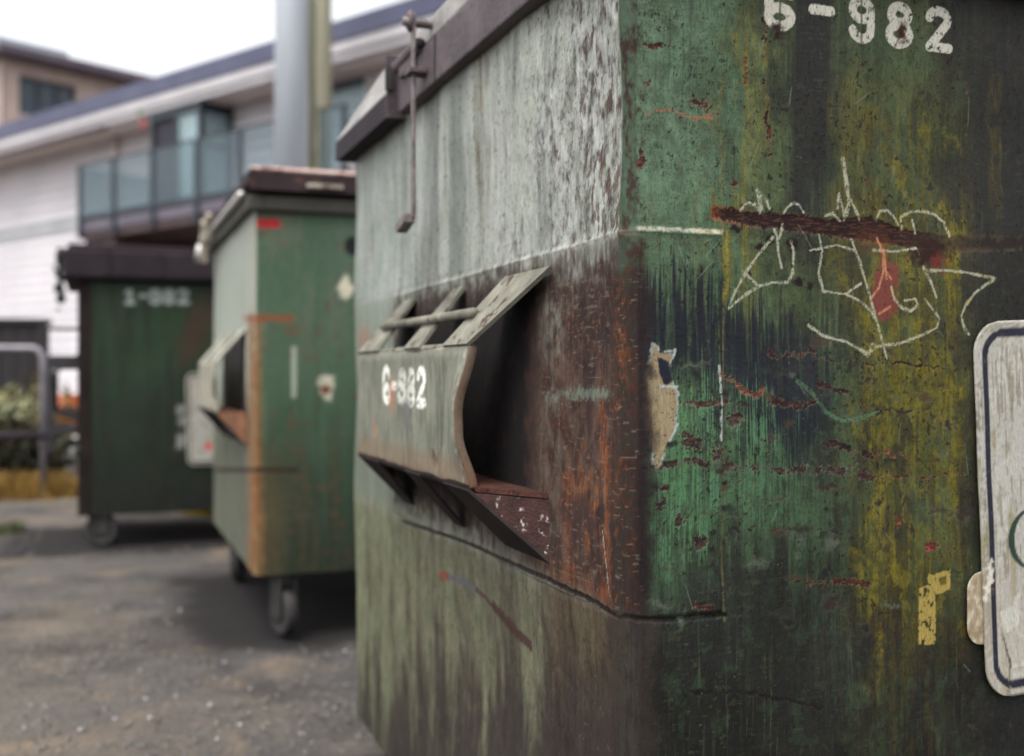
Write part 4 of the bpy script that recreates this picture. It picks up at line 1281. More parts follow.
def sign_paint(letter, spot, seed):
    w, h, rad = .44, .515, .045

    def fn(X, Z):
        P = Paint(X, Z, (176, 174, 166))
        st = fbm(X * 90, Z * 6, seed, 4)
        sb = fbm(X * 260, Z * 14, seed + 2, 3)
        bl = fbm(X * 12, Z * 12, seed + 4, 4)
        bs = fbm(X * 120, Z * 120, seed + 6, 4)
        P.mix((164, 160, 148), ss(-.1, .5, st + .8 * bl) * .6)
        P.mix((140, 134, 120), ss(.1, .5, bs + .6 * bl) * .5)
        P.mix((142, 134, 112), ss(.2, .6, sb + .5 * bl) * .5)
        P.mix((132, 120, 60), ss(.25, .55, fbm(X * 40, Z * 9, seed + 8, 3)) * .55)
        P.mix((196, 195, 188), ss(.1, .5, bl - .2 * st) * .5)
        P.mix((112, 102, 84), ss(.25, .5, sb + .5 * bl + .3 * bs) * .55)
        P.mix((120, 112, 96), ss(.03, .0, np.minimum(np.minimum(X, w - X), np.minimum(Z, h - Z))) * ss(-.2, .4, bs + bl) * .5)
        if letter:
            P.mix((176, 166, 150), ss(.12, .04, X) * ss(.25, .1, Z) * .4)
        # navy line set in from the edge
        cx, cz = np.abs(X - w / 2), np.abs(Z - h / 2)
        ins, r2 = .0165, rad - .012
        ex, ez = w / 2 - ins - r2, h / 2 - ins - r2
        d = np.hypot(np.maximum(cx - ex, 0), np.maximum(cz - ez, 0)) + np.minimum(np.maximum(cx - ex, cz - ez), 0) - r2
        P.mix((20, 22, 44), ss(.0056, .0044, np.abs(d) + .0006 * bs) * .97)
        P.mix((90, 92, 100), ss(.0056, .0044, np.abs(d)) * ss(.3, .5, bs) * .3)
        if letter:
            # a large thin serif capital in dark green
            a, b_ = .045, .045
            ux, uz = X - .092, Z - .213
            ang = np.arctan2(uz, ux)
            rr = np.hypot(ux / a, uz / b_)
            th = .0035 + .0075 * np.abs(np.cos(ang)) ** 2
            msk = ss(.0008, -.0008, np.abs(rr - .92) * a - th * .5) * ss(.55, .65, np.abs(ang))
            P.mix((22, 52, 44), msk * .95)
            # dark tear and scuffs near the lower corner
            P.mix((58, 50, 40), ss(.0022, .0008, dseg(X, Z, [(.030, .088), (.036, .066), (.042, .046), (.038, .018), (.036, .004)]) + .0012 * bs) * .9)
            P.mix((196, 194, 184), ss(.003, -.001, dpoly(X, Z, [(.028, .118), (.05, .125), (.062, .14), (.060, .095), (.036, .088)]) + .004 * bs) * .8)
            P.mix((212, 210, 204), ss(.0016, .0006, np.minimum(dseg(X, Z, [(.046, .040), (.2, .040)]), dseg(X, Z, [(.046, .030), (.2, .028)])) + .0008 * bs) * .8)
            P.mix((190, 186, 172), ss(.001, -.001, np.abs(d + .011) - .006) * .2)
            P.mix((150, 128, 104), ss(.03, .0, np.hypot(X - .004, Z - .165)) * ss(.0, .3, bs) * .5)
            P.mix((214, 210, 196), ss(.006, .002, dseg(X, Z, [(.004, .142), (.012, .168), (.014, .186)]) + .006 * bs) * .9)
        if spot:
            P.mix((206, 60, 56), ss(.024, .016, np.hypot(X - .115, Z - .105)))
        P.dull(.80, 1.)
        P.h = .0016 * fbm(X * 6, Z * 6, seed + 9, 2)
        return P
    return w, h, rad, fn


def place_sign(t, x, z, tilt, letter, spot, seed, label, step):
    w, h, rad, fn = sign_paint(letter, spot, seed)
    o = rounded_sheet('sign', 0, w, 0, h, rad, 0, fn, M['near_paint'], t, .003, step)
    o['label'] = label
    o.location = (x, -.009, z)
    o.rotation_euler = (0, tilt, 0)
    return o


def pocket_paint_near(U, Z):
    P = Paint(U, Z, (112, 115, 102))
    k1 = fbm(U * 60, Z * 8, 91, 4)
    k2 = fbm(U * 150, Z * 14, 92, 3)
    bl = fbm(U * 10, Z * 10, 93, 4)
    bs = fbm(U * 90, Z * 90, 94, 4)
    P.mix((94, 100, 86), ss(-.1, .5, bl) * .7)
    P.mix((132, 131, 118), ss(.05, .5, -k1) * .6)
    P.mix((74, 70, 60), ss(.1, .5, k1 + .2 * bl) * .6)
    P.mix((70, 58, 48), ss(.25, .5, k2) * .5)
    P.mix((150, 149, 136), ss(.962, .978, Z + .004 * bs) * .6)
    P.mix((120, 86, 60), ss(.825, .80, Z + .02 * k1) * .4)
    cells = []
    for x0, x1, yt, yb in ((382.5, 390.5, 366, 403), (391.5, 397, 371, 404), (398, 406, 369, 404.5), (407, 415, 368.5, 405.5), (416.5, 425.5, 367, 406.5)):
        a, b = F1.l(x0, yb, .080), F1.l(x1, yt, .080)
        cells.append((a[0], a[1], b[0] - a[0], b[1] - a[1]))
    m = stencil_mask(U, Z, '6-982', cells, .0085)
    wear = ss(.45, .1, bs + .35 * bl) * (1 - .45 * ss(cells[1][0] + .02, cells[2][0], U) * ss(cells[4][0], cells[3][0] + .02, U))
    P.mix((228, 228, 220), ss(-.001, .001, m) * wear, rough=.7)

    def L(px, py):
        return F1.l(px, py, .080)
    P.mix((178, 104, 70), ss(.03, .012, np.hypot(U - L(392, 396)[0], (Z - L(392, 396)[1]) * .8) + .03 * bs) * .55)
    P.mix((178, 104, 70), ss(.02, .008, np.hypot(U - L(375, 430)[0], (Z - L(375, 430)[1]) * .8) + .02 * bs) * .4)
    P.mix((92, 94, 92), ss(.004, -.002, dpoly(U, Z, [L(400, 404), L(410, 404), L(410, 426), L(406, 432)]) + .004 * bs) * .8)
    P.mix((78, 58, 50), ss(.016, .008, np.hypot((U - L(435, 456)[0]) * .7, Z - L(435, 456)[1]) + .014 * bs) * .85, rough=.9)
    for px_, y0, y1 in ((411, 405, 470), (437, 400, 450), (441, 395, 455)):
        P.mix((64, 56, 50), ss(.003, .001, dseg(U, Z, [L(px_, y0), L(px_ + .5, y1)]) + .002 * bs) * .7)
    P.mix((86, 60, 46), ss(-.358, -.346, U + .004 * bs) * .7, rough=.9)
    P.mix((190, 184, 168), ss(-.385, -.365, U) * ss(-.345, -.358, U) * ss(0, .4, bs) * .4)
    P.mix((84, 58, 44), ss(.783, .777, Z + .003 * bs) * .6)
    P.h = .0022 * fbm(U * 7, Z * 7, 95, 2)
    return P


def pocket_paint_plain(base, dark, seed):
    def fn(U, Z):
        P = Paint(U, Z, base)
        P.mix(dark, ss(-.1, .5, fbm(U * 20, Z * 6, seed, 4)) * .7)
        P.mix((128, 80, 56), ss(.3, .45, fbm(U * 16, Z * 16, seed + 2, 4)) * .6)
        P.h = .003 * fbm(U * 6, Z * 6, seed + 3, 2)
        return P
    return fn


GROUP = 'green steel dumpsters in a row'


def near_dumpster():
    t = thing('dumpster', 'large weathered green dumpster nearest the viewer with white chalk scribble and fork pocket', 'dumpster', (F1.x, F1.y, 0), ANG, GROUP)
    W, D, zb, zt = 1.80, 1.465, .11, 1.470
    us = axis((-D, -1.0, .006), (-1.0, -.45, .004), (-.45, -.03, .0020), (-.03, .03, .0010), (.03, .66, .0012), (.66, W, .012))
    zs = axis((zb, .45, .005), (.45, zt, .0014))
    sheet('body', us, zs, shell_pos(), paint_near, M['near_paint'], t)
    rear_panels(t, W, D, zb, zt, M['under'])
    pocket_shape(t, .345, 1.075, .215, .080, .774, .982, 1.086, .683, pocket_paint_near,
                 (M['near_paint'], M['strap'], M['under'], M['rust_speck'], M['rust']), ((.346, .467, .216, .395), (.604, .70, .600, .650), (.889, 1.06, .905, .985)), bar=(.055, 1.034, .398, .965), step=.0035)
    # rim rail and lids
    rail = MB()
    rail.box(-.024, .030, -.022, .972, 1.463, 1.545, .004)
    rail.box(.031, W, -.024, .030, 1.463, 1.545, .004)
    rail.box(W - .03, W + .02, .032, D, 1.463, 1.545, .004)
    rl = rail.build('rim_rail', M['rail'], t)
    MB().box(-.0262, .0, .706, .712, 1.462, 1.547).build('weld_joint', M['black_steel'], rl)
    lid = MB()
    lid.box(-.010, W, -.02, .90, 1.560, 1.604, .006)
    lid.build('lid', M['rail_light'], t)
    MB().box(-.004, W - .01, .0, .93, 1.5455, 1.5595).build('lid_gap_dark', M['lid_dark'], t)  # dark strip put in for the shade in the lid's gap
    far = MB()
    V = far.bm.verts.new
    secs = []
    for y, hgt in ((.992, .074), (1.25, .048), (1.50, .018)):
        secs.append([V((x, y, z)) for x, z in ((-.040, 1.472), (-.040, 1.512), (-.026, 1.5125 + hgt), (.5, 1.525 + hgt), (.5, 1.472))])
    for A, B in zip(secs[:-1], secs[1:]):
        for k in range(5):
            far.bm.faces.new((A[k], A[(k + 1) % 5], B[(k + 1) % 5], B[k]))
    far.bm.faces.new(secs[0][::-1])
    far.bm.faces.new(secs[-1])
    fl = far.build('lid', M['rail_light'], t)
    fl['label'] = 'paler rear lid with drooping edge'
    MB().box(-.0425, -.0402, .992, 1.499, 1.458, 1.506).box(-.0400, .03, .993, 1.498, 1.460, 1.4715).build('lid_skirt', M['far_lid'], fl)
    MB().box(-.0425, .04, .9865, .9915, 1.458, 1.584).build('lid_end', M['rail'], fl)
    MB().box(.502, W, .992, 1.49, 1.462, 1.53, .004).build('lid_panel', M['lid_dark'], fl)
    MB().box(-.046, -.030, .982, .988, 1.512, 1.562, .001).build('lid_stop', M['rubber'], t)
    # hinge collar and hanging lock bar
    h = MB()
    h.box(-.034, .01, .83, .93, 1.520, 1.556, .006)
    h.tube([(-.026, .80, 1.553), (-.026, .96, 1.553)], .014, 12)
    hg = h.build('hinge', M['rail'], t, False)
    MB().tube([(-.026, .79, 1.553), (-.026, .972, 1.553)], .007, 10).build('hinge_pin', M['black_steel'], hg, True)
    a, b = F1.l(413, 14, .046), F1.l(413, 218, .046)
    lb = MB()
    y_ = -a[0]
    lb.box(-.048, -.043, y_ - .009, y_ + .009, b[1], a[1], .0015)
    lb.box(-.062, -.041, y_ + .006, y_ + .064, b[1] - .014, b[1] + .003, .0015, Matrix.Rotation(R(-14), 3, 'X'))
    lo = lb.build('lock_bar', M['bar_steel'], t)
    MB().tube([(-.065, y_, a[1] - .015), (.05, y_, a[1] - .017)], .0085, 10).build('bar_pin', M['bar_steel'], lo, True)
    MB().ball((-.05, y_ + .004, a[1] - .012), .016, 2, (.6, 1, 1.3)).build('bar_knuckle', M['rail'], lo, True)
    MB().box(-.058, -.024, y_ - .02, y_ + .02, 1.49, 1.50, .002).build('bar_keeper', M['rail'], lo)
    # sign and the round sticker tucked under its edge
    tl, bl_ = F1.f(968, 322), F1.f(985, 699)
    place_sign(t, bl_[0] - .004, bl_[1], R(-2.6), True, False, 301, 'stained white sign with navy border', .0022)
    st = F1.f(982, 607)

    def stick(X, Z):
        P = Paint(X, Z, (150, 138, 116))
        bs = fbm(X * 110, Z * 60, 331, 4)
        P.mix((120, 100, 80), ss(-.1, .4, bs) * .7)
        P.mix((196, 190, 176), ss(.2, .4, -bs) * .5)
        P.h = 0 * X
        return P
    o = rounded_sheet('sticker', st[0] - .030, st[0] + .022, st[1] - .050, st[1] + .050, .0255, -.0055, stick, M['near_paint'], t, .001, .003)
    for x in (.06, 1.0, 1.62):
        MB().box(x, x + .09, .05, D - .05, -.004, zb + .004, .006).build('skid', M['under'], t)
    return t


def mid_dumpster():
    t = thing('dumpster', 'middle green dumpster with an orange rusted corner and red tape, standing on casters', 'dumpster', (F2.x, F2.y, 0), ANG, GROUP)
    W, D, zb, zt = 1.80, 1.465, .228, 1.56
    us = axis((-D, -.05, .02), (-.05, .05, .004), (.05, .8, .009), (.8, W, .05))
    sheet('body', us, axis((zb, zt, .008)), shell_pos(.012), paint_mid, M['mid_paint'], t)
    rear_panels(t, W, D, zb, zt, M['under'])
    po = pocket_shape(t, .345, 1.075, .215, .100, .790, .975, 1.10, .675, pocket_paint_plain((146, 144, 130), (112, 104, 88), 401),
                      (M['mid_paint'], M['mid_strap'], M['under'], M['orange_rust'], M['orange_rust']), ((.346, .467, .216, .395), (.604, .713, .604, .70), (.889, 1.06, .889, 1.0)), step=.012)
    MB().box(-.090, -.070, .62, .66, .80, .965, .004).build('divider', M['orange_rust'], po)
    rim = MB()
    rim.box(-.030, .03, -.030, D, 1.512, 1.562, .005)
    rim.box(.031, W, -.030, .03, 1.512, 1.562, .005)
    r_ = rim.build('rim_rail', M['mid_rim'], t)
    MB().tube([(-.045, .02, 1.568), (-.045, 1.05, 1.568)], .013, 10).build('rail_tube', M['silver'], r_, True)
    lid = MB()
    lid.box(-.03, W, -.045, .72, 1.600, 1.648, .012)
    lid.box(-.025, W, -.058, -.046, 1.575, 1.640, .004)
    l1 = lid.build('lid', M['mid_lid'], t)
    MB().box(.17, .30, -.068, -.059, 1.592, 1.606, .003).build('lid_handle', M['cream_metal'], l1)
    MB().tube([(-.02, -.052, 1.650), (W, -.052, 1.650)], .0075, 8).build('lid_edge', M['lid_edge'], l1, True)
    lid2 = MB()
    lid2.box(-.03, W, .735, D + .02, 1.596, 1.642, .012)
    lid2.build('lid', M['mid_lid'], t)
    h = MB()
    h.tube([(-.055, 1.06, 1.60), (-.055, 1.30, 1.60)], .022, 10)
    h.box(-.07, -.03, 1.10, 1.16, 1.53, 1.62, .006)
    h.ball((-.060, 1.05, 1.622), .022, 2, (.8, 1.3, 1)).ball((-.066, 1.20, 1.612), .024, 2, (.8, 1.4, .9)).ball((-.064, 1.30, 1.55), .022, 2, (.8, 1, 1.5))
    h.box(-.075, -.045, 1.24, 1.28, 1.44, 1.60, .006)
    hg = h.build('hinge', M['cream_metal'], t, True)
    MB().tube([(-.068, 1.34, 1.53), (-.078, 1.37, 1.46)], .020, 10).build('hinge_arm', M['silver'], hg, True)
    for x, y, sw in ((.105, .06, .25), (.09, 1.16, -.4), (1.6, .06, .1), (1.6, 1.16, .2)):
        caster(t, x, y, zb, sw)
    return t


def far_dumpster():
    t = thing('dumpster', 'dark green dumpster farthest back, under a plum coloured lid and marked 1-982', 'dumpster', (F3.x, F3.y, 0), ANG, GROUP)
    W, D, zb, zt = 1.80, 1.05, .175, 1.43
    us = axis((-D, -.05, .04), (-.05, .05, .008), (.05, .95, .010), (.95, W, .05))
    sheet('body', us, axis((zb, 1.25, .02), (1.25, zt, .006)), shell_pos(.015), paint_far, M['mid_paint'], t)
    rear_panels(t, W, D, zb, zt, M['under'])
    pocket_shape(t, .215, .80, .215, .145, .73, .93, 1.05, .66, pocket_paint_plain((54, 58, 50), (40, 38, 36), 501),
                 (M['mid_paint'], M['far_steel'], M['under'], M['far_steel'], M['far_steel']), ((.217, .306, .217, .306), (.43, .535, .43, .535), (.68, .79, .68, .79)), step=.02)
    pf = MB()
    pf.box(-.165, -.004, .214, .262, .955, 1.035, .004)
    pf.box(-.168, -.140, .213, .263, .50, .954, .004)
    pf.box(-.165, -.004, .216, .260, .60, .655, .004)
    pf.build('pocket_mouth', M['black_steel'], t)
    MB().box(-.012, .05, -.012, -.003, zb, zt, .002).build('corner_post', M['under'], t)
    lid = MB()
    lid.box(-.085, W + .06, -.07, D + .06, 1.44, 1.60, .02)
    lid.box(-.06, W + .03, -.04, D + .03, 1.600, 1.625, .01)
    l = lid.build('lid', M['far_lid'], t)
    for k in range(6):
        MB().box(.12 + k * .27, .15 + k * .27, -.078, -.068, 1.46, 1.59, .002).build('lid_rib', M['far_lid'], l)
    h = MB()
    for k in range(5):
        h.ball((-.10 - .012 * (k % 2), .05 + .03 * k, 1.56 - .055 * k), .026)
    h.tube([(-.10, .02, 1.60), (-.11, .12, 1.46), (-.09, .20, 1.33)], .016, 8)
    hg = h.build('hinge', M['far_steel'], t, True)
    for k in range(4):
        MB().ball((-.115, .02 + .05 * k, 1.50 - .07 * k), .014).build('hinge_bolt', M['silver'], hg, True)
    MB().box(-.20, -.01, .02, .05, 1.165, 1.185, .003).build('side_bar', M['far_steel'], t)
    for x, y, sw in ((.10, .06, 1.2), (.09, .9, -.4), (1.6, .06, .1), (1.6, .9, .2)):
        caster(t, x, y, zb, sw, .09)
    s = F3.f(187, 466)
    place_sign(t, s[0], s[1], R(-1.), False, True, 351, 'white sign with a red mark, half hidden behind the middle dumpster', .008)
    return t

# ------------------------------------------------------------------ house behind the yard
BO = (-4.82, 17.0)
BX, BY = (.766, -.643), (.643, .766)      # along the front to the right, and into the house
BON, BOX = BO[0] * BY[0] + BO[1] * BY[1], BO[0] * BX[0] + BO[1] * BX[1]
BANG = math.atan2(BX[1], BX[0])


def bl(px, py, y):
    """photograph pixel on the plane y metres into the house -> (x, z) of the house"""
    k = (px - CX) / FPX
    Z = (BON + y) / (k * BY[0] + BY[1])
    return (Z * (k * BX[0] + BX[1]) - BOX, CAMZ + (HY - py) / FPX * Z)


def clapboards(mb, x0, x1, y, z0, z1, pitch=.115):
    """lapped boards: each leans out at its foot"""
    z = z0
    while z < z1 - .01:
        t = min(z + pitch, z1)
        mb.prism([(y - .032, z), (y - .002, t), (y + .02, t), (y + .02, z)], 'x', x0, x1)
        z = t


def house():
    t = thing('apartment_house', 'white clapboard house with navy roof edge and a glass fronted balcony', 'house', (BO[0], BO[1], 0), BANG)
    yw, yb, ye, xL, xR = -.18, -.76, -.85, -16., 16.
    x0_ = bl(200, 110, yb)[0]                      # the bay's right corner
    zr0, zr1, zg, zsf = bl(200, 63, ye)[1], bl(200, 81, ye)[1], bl(200, 91, ye)[1], bl(200, 97, ye)[1]
    xb0 = bl(150, 120, yb)[0]
    mb = MB()
    clapboards(mb, xL, xb0, yw, 0, 3.38, .17)
    clapboards(mb, xL, xb0, yw, 3.66, zsf, .17)
    clapboards(mb, x0_ + .02, xR, yw, 3.3, zsf, .17)
    mb.box(xL, xR, yw + .021, yw + .3, 0, zsf)
    mb.box(xL, xR, yw + .3, yw + 5.7, 0, zsf)
    wall = mb.build('wall', M['siding'], t)
    MB().box(xL, xb0, yw - .03, yw + .02, 3.38, 3.66).build('belt_band', M['band_grey'], wall)
    rf = MB()
    rf.box(xL, xR, ye, ye + .05, zr1, zr0)
    V = rf.bm.verts.new
    q = [V(p) for p in ((xL, ye + .051, zr0), (xR, ye + .051, zr0), (xR, 6.4, zr0 + .8), (xL, 6.4, zr0 + .8))]
    q2 = [V((v.co.x, v.co.y, v.co.z - .12)) for v in q]
    rf.bm.faces.new(q)
    rf.bm.faces.new(q2[::-1])
    for i in range(4):
        rf.bm.faces.new((q[i], q2[i], q2[(i + 1) % 4], q[(i + 1) % 4]))
    roof = rf.build('roof', M['roof'], t)
    MB().box(xL, xR, ye + .02, ye + .16, zg, zr1 - .001, .02).box(xL, xR, ye + .06, ye + .14, zsf, zg - .001).build('gutter', M['trim_white'], roof)
    MB().box(xL, xR, ye + .165, yw + .02, zsf, zsf + .04).build('soffit', M['trim_beige'], roof)
    xs0 = bl(105, 122, ye + .1)[0]
    MB().box(xL, xs0, ye + .03, ye + .15, zsf - .06, zsf - .004).build('soffit_shadow', M['brown_dark'], roof)  # dark strip put in as the soffit's shadow
    # bay: dark sliding door on the front, glass on its right return
    fr = MB()
    zt_, z0 = zsf - .07, bl(82, 230, -1.75)[1] + .01
    fr.box(xb0, x0_, yb, yb + .08, zt_ - .06, zt_ + .065)
    for x in (xb0, xb0 + (x0_ - xb0) * .5, x0_ - .07):
        fr.box(x, x + .07, yb + .002, yb + .07, z0, zt_ - .06)
    fr.box(x0_ - .07, x0_, yb + .081, yw, zt_ - .07, zt_ + .05)
    fr.box(x0_ - .06, x0_ - .002, yw - .08, yw, z0, zt_ - .07)
    fr.box(x0_ - .06, x0_ - .003, yb + .09, yw - .081, 4.20, 4.24)
    bay = fr.build('bay_frame', M['frame_teal'], t)
    xm = xb0 + (x0_ - xb0) * .5
    MB().box(xb0 + .071, xm, yb + .05, yb + .058, z0, zt_ - .061).build('door_pane', M['dark_room'], bay)
    MB().box(xm + .071, x0_ - .071, yb + .03, yb + .036, z0, zt_ - .061).build('pane', M['pane'], bay)
    MB().box(xm + .071, x0_ - .085, yb + .12, yb + .13, z0, zt_ - .061).build('curtain', M['curtain'], bay)
    MB().box(x0_ - .036, x0_ - .030, yb + .082, yw - .081, z0, zt_ - .071).build('pane', M['pane'], bay)
    MB().box(x0_ - .085, x0_ - .075, yb + .14, yw - .02, z0, zt_ - .071).build('curtain', M['curtain'], bay)
    MB().box(xb0, xb0 + .02, yb + .081, yw, z0, zt_).build('bay_cheek', M['siding'], bay)
    # window right of the poles
    x0, x1 = bl(316, 100, yw)[0], bl(368, 100, yw)[0]
    w = MB()
    wz0, wz1 = bl(345, 163, yw)[1], bl(345, 77, yw)[1]
    w.box(x0 - .08, x1 + .08, yw - .05, yw - .02, wz1 - .07, wz1 + .02)
    w.box(x0 - .08, x0, yw - .05, yw - .02, wz0, wz1 - .071)
    w.box(x1, x1 + .08, yw - .05, yw - .02, wz0, wz1 - .071)
    w.box(x0 - .1, x1 + .1, yw - .07, yw - .02, wz0 - .06, wz0 - .001)
    wf = w.build('window', M['trim_white'], t)
    MB().box(x0 - .07, x1 + .07, yw - .048, yw - .024, wz1 - .17, wz1 - .072).build('blind_box', M['frame_teal'], wf)
    MB().box(x0 + .001, x1 - .001, yw - .034, yw - .028, wz0, wz1 - .171).build('pane', M['pane'], wf)
    MB().box(x0 + .001, x1 - .001, yw - .0275, yw - .0235, wz0, wz1 - .171).build('curtain', M['curtain'], wf)
    # downpipe and the little wall ornament
    xd = bl(116, 140, yw - .06)[0]
    MB().tube([(xd, yw - .07, zsf - .002), (xd, yw - .07, 3.4)], .045, 10).build('downpipe', M['trim_beige'], t, True)
    # balcony
    yr = -1.75
    xa, xz = bl(81, 170, yr)[0], bl(300, 120, yr)[0] + 2.5
    zh, zgb, zs0, zs1 = bl(82, 166, yr)[1], bl(82, 221, yr)[1], bl(82, 230, yr)[1], bl(82, 240, yr)[1]
    sl = MB()
    sl.box(xa, xz, yr, yb - .01, zs1, zs0)
    sl.box(xa, xz, yb - .01, yw - .03, zs1 + .01, zs0 - .005)
    bal = sl.build('balcony', M['brown_dark'], t)
    MB().box(xa + .02, xz, yr - .02, yr - .001, zs0 - .03, zgb).build('slab_edge', M['plum_slab'], bal)
    xs = [bl(p, 190, yr)[0] for p in (82.5, 116, 155, 199, 243)]
    xs += [xs[-1] + .95, xs[-1] + 1.9]
    for x in xs:
        MB().box(x - .04, x + .04, yr - .06, yr - .022, zs1 + .02, zh - .02, .006).build('baluster', M['frame_teal'], bal)
    MB().box(xs[0] - .03, xs[-1] + .03, yr - .055, yr - .025, zh - .019, zh, .004).build('handrail', M['frame_teal'], bal)
    MB().box(xs[0] + .041, xs[-1], yr - .05, yr - .024, zgb + .002, zgb + .06, .003).build('bottom_rail', M['frame_teal'], bal)
    for a, b in zip(xs[:-1], xs[1:]):
        MB().box(a + .041, b - .041, yr - .042, yr - .034, zgb + .062, zh - .021).build('glass_panel', M['rail_glass'], bal)
    MB().box(xs[0] - .006, xs[0] + .002, yr + .0, yw - .04, zgb, zh - .021).build('glass_panel', M['rail_glass'], bal)
    # store room under the balcony's left end, recess and window beneath
    x1 = bl(118, 230, yr + .1)[0]
    MB().box(xa + .03, x1, yr + .05, yw - .03, 0, zs1 - .004).build('porch_cupboard', M['brown_dark'], t)
    MB().box(x1, xz, -.1, yw - .03, 0, zs1 - .005).build('porch_wall', M['trim_beige'], t)
    x0, x2 = bl(148, 245, -.12)[0], bl(212, 245, -.12)[0]
    pw = MB()
    wt = bl(170, 239, -.12)[1]
    pw.box(x0 - .05, x2 + .05, -.14, -.101, wt, wt + .06)
    pw.box(x0 - .05, x0, -.14, -.101, .9, wt - .001)
    pw.box(x2, x2 + .05, -.14, -.101, .9, wt - .001)
    p_ = pw.build('window', M['frame_teal'], t)
    MB().box(x0 + .001, x2 - .001, -.125, -.118, .9, wt - .002).build('pane', M['dark_room'], p_)
    lx = bl(191, 245, -.3)
    MB().ball((lx[0], -.3, lx[1]), .16, 2, (1., .8, .62)).tube([(lx[0], -.3, lx[1]), (lx[0], -.3, zs1 + .005)], .012, 6).build('porch_lamp', M['globe'], t, True)
    return t


def ornament():
    x, z = bl(142, 119, -.76)
    m = Matrix.Rotation(BANG, 3, 'Z')
    p = m @ Vector((x, -.76, 0)) + Vector((BO[0], BO[1], 0))
    t = thing('windsock', 'small red and green windsock hanging beside the dark balcony door', 'windsock', (p.x, p.y, z), BANG)
    MB().tube([(.02, 0, .02), (.05, 0, -.14), (.055, 0, -.2)], [.034, .03, .02], 10).build('windsock_tail', M['red'], t, True)
    MB().tube([(-.08, 0, .14), (-.03, 0, .10), (.02, 0, .03)], [.035, .05, .052], 10).build('windsock_head', M['green'], t, True)
    MB().tube([(-.03, 0, .14), (-.03, 0, bl(200, 98, -.88)[1] - z)], .006, 6).build('cord', M['black_steel'], t)


def back_house():
    t = thing('apartment_block', 'taupe upper storey with plum roof edge rising behind the white house', 'building', (BO[0], BO[1], 0), BANG)
    xf = -20.0

    def al(px, py, dx=0.):
        k = (px - CX) / FPX
        Z = (BOX + xf + dx) / (k * BX[0] + BX[1])
        return (Z * (k * BY[0] + BY[1]) - BON, CAMZ + (HY - py) / FPX * Z)
    y0, y1 = 6.3, 16.
    ztop = al(70, 64)[1]
    w0, w1 = al(19, 90)[0], al(76, 90)[0]
    wz0, wz1 = al(45, 118)[1], al(45, 80)[1]
    mb = MB()
    mb.box(xf - 9, xf - .4, y0, y1, 0, ztop)
    mb.box(xf - .4, xf, y0, w0, 0, ztop)
    mb.box(xf - .4, xf, w1, y1, 0, ztop)
    mb.box(xf - .4, xf, w0, w1, 0, wz0)
    mb.box(xf - .4, xf, w0, w1, wz1, ztop)
    mb.build('wall', M['taupe'], t)
    zr = al(70, 57, .7)[1]
    rf = MB().box(xf - 10, xf + .7, y0 - .4, y1 + .6, ztop - .25, zr, .02)
    roof = rf.build('roof', M['taupe_roof'], t)
    MB().box(xf - 9, xf + .3, y0 - .3, al(64, 50)[0], zr, zr + .28).build('roof_cap', M['roof_cap'], roof)
    f = MB()
    for y in (w0, w0 + (w1 - w0) * .33, w0 + (w1 - w0) * .66, w1 - .08):
        f.box(xf - .18, xf - .08, y, y + .08, wz0, wz1)
    f.box(xf - .17, xf - .09, w0, w1, wz1 - .12, wz1)
    wf = f.build('window', M['frame_teal'], t)
    MB().box(xf - .15, xf - .14, w0, w1, wz0, wz1 - .12).build('pane', M['pane_dark'], wf)
    MB().box(xf - .39, xf - .37, w0, w1, wz0, wz1).build('blind', M['dark_room'], wf)
    MB().box(xf - .02, xf + .02, y0 + .05, al(2, 90)[0], wz0 - .4, wz1).build('panel', M['taupe_roof'], t)


def poles():
    Z = 10.0
    x = (291.5 - CX) / FPX * Z
    t = thing('lamp_pole', 'thick pale grey metal pole rising behind the middle dumpster', 'pole', (x, Z, 0))
    MB().tube([(0, 0, 0), (0, 0, 9.)], [.155, .145], 28).build('shaft', M['pole_metal'], t, True)
    MB().tube([(0, 0, 0), (0, 0, .035)], .26, 28).build('base_flange', M['far_steel'], t)
    Z = 12.6
    x = (318.5 - CX) / FPX * Z
    t = thing('utility_pole', 'weathered greenish wooden utility pole just right of the grey metal pole', 'pole', (x, Z, 0))
    MB().tube([(0, 0, -.1), (.0, 0, 5), (.02, 0, 9.5)], [.165, .15, .13], 18).build('shaft', M['pole_wood'], t, True)
    MB().tube([(-.075, -.150, 0), (-.068, -.145, 8.)], .055, 10).build('added_dark_side', M['added_dark_side'], t, True)  # tube added to make the pole's left side dark


# ------------------------------------------------------------------ the corner at the far left
def at(px, Z, z=0.):
    return Vector(((px - CX) / FPX * Z, Z, z))


def leaf_cloud(n, cen, rad, size, seed, flat=.6):
    rs = np.random.RandomState(seed)
    co, q = [], []
    for k in range(n):
        d = rs.normal(size=3)
        d /= np.linalg.norm(d)
        r = rs.rand() ** .4 * (1 + .25 * math.sin(5 * d[0] + seed) * math.cos(4 * d[2]))
        p = np.array(cen) + d * np.array(rad) * r
        a = rs.normal(size=3)
        a /= np.linalg.norm(a)
        b = np.cross(a, rs.normal(size=3))
        b /= np.linalg.norm(b)
        s = size * (.6 + .8 * rs.rand())
        i = len(co)
        co += [p - a * s, p + b * s * .45, p + a * s, p - b * s * .45]
        q.append([i, i + 1, i + 2, i + 3])
    return np.array(co), np.array(q)


